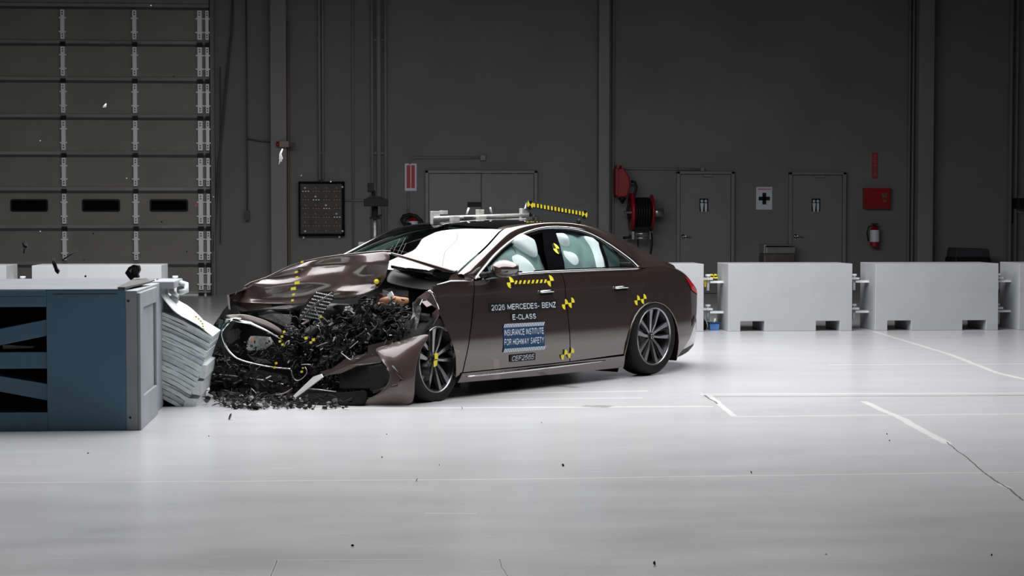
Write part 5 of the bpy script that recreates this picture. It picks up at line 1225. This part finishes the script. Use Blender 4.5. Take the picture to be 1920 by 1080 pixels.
# single fragments on the floor
def floorbit(px, py, s, m_, lab, seed, grp=None):
    mb, zm = scrap(None, '', s, m_, seed); g_ = gp(px, py)
    o = mb.build('debris_fragment', m_, loc=(g_[0], g_[1], -zm+.001)); tag(o, lab, 'debris', grp); return o
floorbit(431, 787, .035, 'black', 'black broken fragment lying alone on the floor below the debris heap', 21)
floorbit(1228, 1060, .012, 'black', 'tiny black speck lowest on the floor, right of centre', 22)
floorbit(660, 1025, .010, 'black', 'tiny black speck on the floor just above the hatch seam', 23)
floorbit(781, 902, .012, 'black', 'tiny black speck on the long white floor line, left of centre', 24)
floorbit(1055, 875, .012, 'black', 'tiny black speck just above the long white floor line at centre', 25)
floorbit(867, 767, .014, 'black', 'tiny black bit on the floor in front of the front wheel', 26)
floorbit(1408, 888, .010, 'black', 'tiny speck on the floor line right of centre', 27)
for k, (a, c_) in enumerate(((716, 859), (824, 873), (725, 815), (1015, 794), (165, 851), (1549, 1040), (1860, 1043), (392, 819), (1668, 827), (1663, 815))):
    floorbit(a, c_, .007, 'black', 'very tiny dark speck scattered on the open grey floor', 40+k, 'tiny specks scattered over the floor')
# airborne pieces
def air(px, py, Y, lab, build_):
    e = empty('flying_fragment', Vector(at(px, py, Y))); tag(e, lab, 'debris'); build_(e, lambda a, c_, dy=0.: Vector(at(a, c_, Y+dy))-e.location); return e
def f1(e, q):
    MB().prism([q(41, 455), q(46, 452), q(51, 462), q(50, 466), q(44, 464)], (0, .05, 0)).build('broken_clip', 'black', e)
    MB().tube([q(47, 464), q(45, 470), q(45, 475)], .006, 6).build('stem', 'black', e); MB().prism([q(41, 453, -.01), q(44, 453, -.01), q(50, 461, -.01), q(47, 461, -.01)], (0, .006, 0)).build('shiny_face', 'silver', e)
air(45, 460, 13.5, 'small dark broken clip with a shiny face flying left of the door struts', f1)
def f2(e, q):
    MB().prism([q(100, 497), q(108, 504), q(111, 508), q(108, 514), q(103, 509)], (0, .04, 0)).build('clip_body', 'black', e)
    MB().tube([q(104, 503), q(100, 494), q(98, 484)], [.012, .009, .003], 6).build('prong', 'black', e); MB().tube([q(106, 503), q(104, 494), q(101, 483)], [.010, .006, .002], 6).build('prong', 'black', e)
air(104, 500, 13.5, 'black two-pronged fragment flying in front of the left white block', f2)
def f3(e, q):
    MB().prism([q(234, 512), q(241, 501), q(250, 496), q(260, 498), q(262, 507), q(258, 515), q(260, 521), q(250, 521), q(245, 526), q(239, 519)], (0, .09, 0)).build('panel_piece', 'black', e, bevel=.004)
    MB().prism([q(242, 508, -.01), q(247, 503, -.01), q(246, 512, -.01)], (0, .008, 0)).build('shiny_face', 'silver', e)
    MB().prism([q(248, 502, -.02), q(260, 500, -.015), q(257, 512, -.02), q(251, 516, -.02)], (0, .015, 0)).build('folded_flap', 'dgrey', e)
air(248, 512, 13.4, 'largest black crumpled fragment flying just above the barrier top', f3)
def f4(e, q): MB().tube([q(193, 201), q(197, 199), q(199, 194)], [.004, .011, .003], 8).build('chip', 'white', e)
air(196, 198, 14.5, 'small white crescent chip flying before the garage door', f4)
def f5(e, q):
    MB().tube([q(530, 279), q(526, 288), q(527, 297), q(525, 303)], [.005, .008, .015, .004], 8).build('strip', 'white', e); MB().tube([q(527, 294), q(528, 303)], [.008, .003], 6).build('torn_end', 'white', e); MB().tube([q(526, 298), q(523, 308)], [.006, .003], 6).build('torn_end', 'white', e)
air(527, 290, 14.5, 'long white torn strip flying in front of the first column', f5)
def f6(e, q): MB().tube([q(117, 488), q(135, 476), q(147, 470)], [.007, .006, .002], 6).build('splinter', 'dgrey', e)
air(130, 480, 14, 'long thin dark splinter flying over the lower garage door', f6)
def dot(a, c_, s, m_, lab, Y=14.):
    def f(e, q): r = random.Random(int(a*7+c_)); MB().prism([q(a+s*r.uniform(.6, 1)*math.cos(t), c_+s*r.uniform(.6, 1)*math.sin(t)) for t in (0, 1.2, 2.5, 3.7, 5)], (0, .012, 0)).build('chip', m_, e)
    air(a, c_, Y, lab, f)
dot(175, 438, 2.3, 'black', 'small dark chip flying left of the middle door strut below the windows'); dot(157, 487, 1.8, 'black', 'dark chip flying low before the joint above the left white block'); dot(160, 518, 2.4, 'dgrey', 'dark chip seen against the left white block')
dot(143, 532, 2.6, 'black', 'dark chip flying low over the barrier top plate'); dot(303, 416, 2.2, 'black', 'dark chip flying under the right door window'); dot(326, 143, 1.8, 'black', 'dark chip flying high near the right door strut'); dot(350, 472, 1.8, 'black', 'dark chip right of the middle strut in the lowest full door panel')
dot(565, 329, 1.3, 'white', 'tiny white speck flying above the brown wall board'); dot(620, 340.5, 2, 'white', 'bright white chip at the top edge of the brown wall board'); dot(1224, 249, 1.2, 'black', 'tiny dark speck high on the wall above the large hose reel'); dot(822, 432, 2.2, 'white', 'small white chip just above the far windshield edge') if False else None
dot(400, 369, 1.5, 'white', 'tiny white speck beside the garage door edge'); dot(237, 334, 1.4, 'white', 'tiny white speck left of the middle door strut'); dot(328, 538, 3.0, 'black', 'dark chip flying just right of the honeycomb top') if False else None
dot(283, 10, 1.2, 'white', 'tiny white speck near the top of the garage door'); dot(75, 264, 1.2, 'white', 'tiny white speck in the third full door panel'); dot(75, 434, 1.5, 'white', 'tiny white speck left of the left door strut, lower panel')
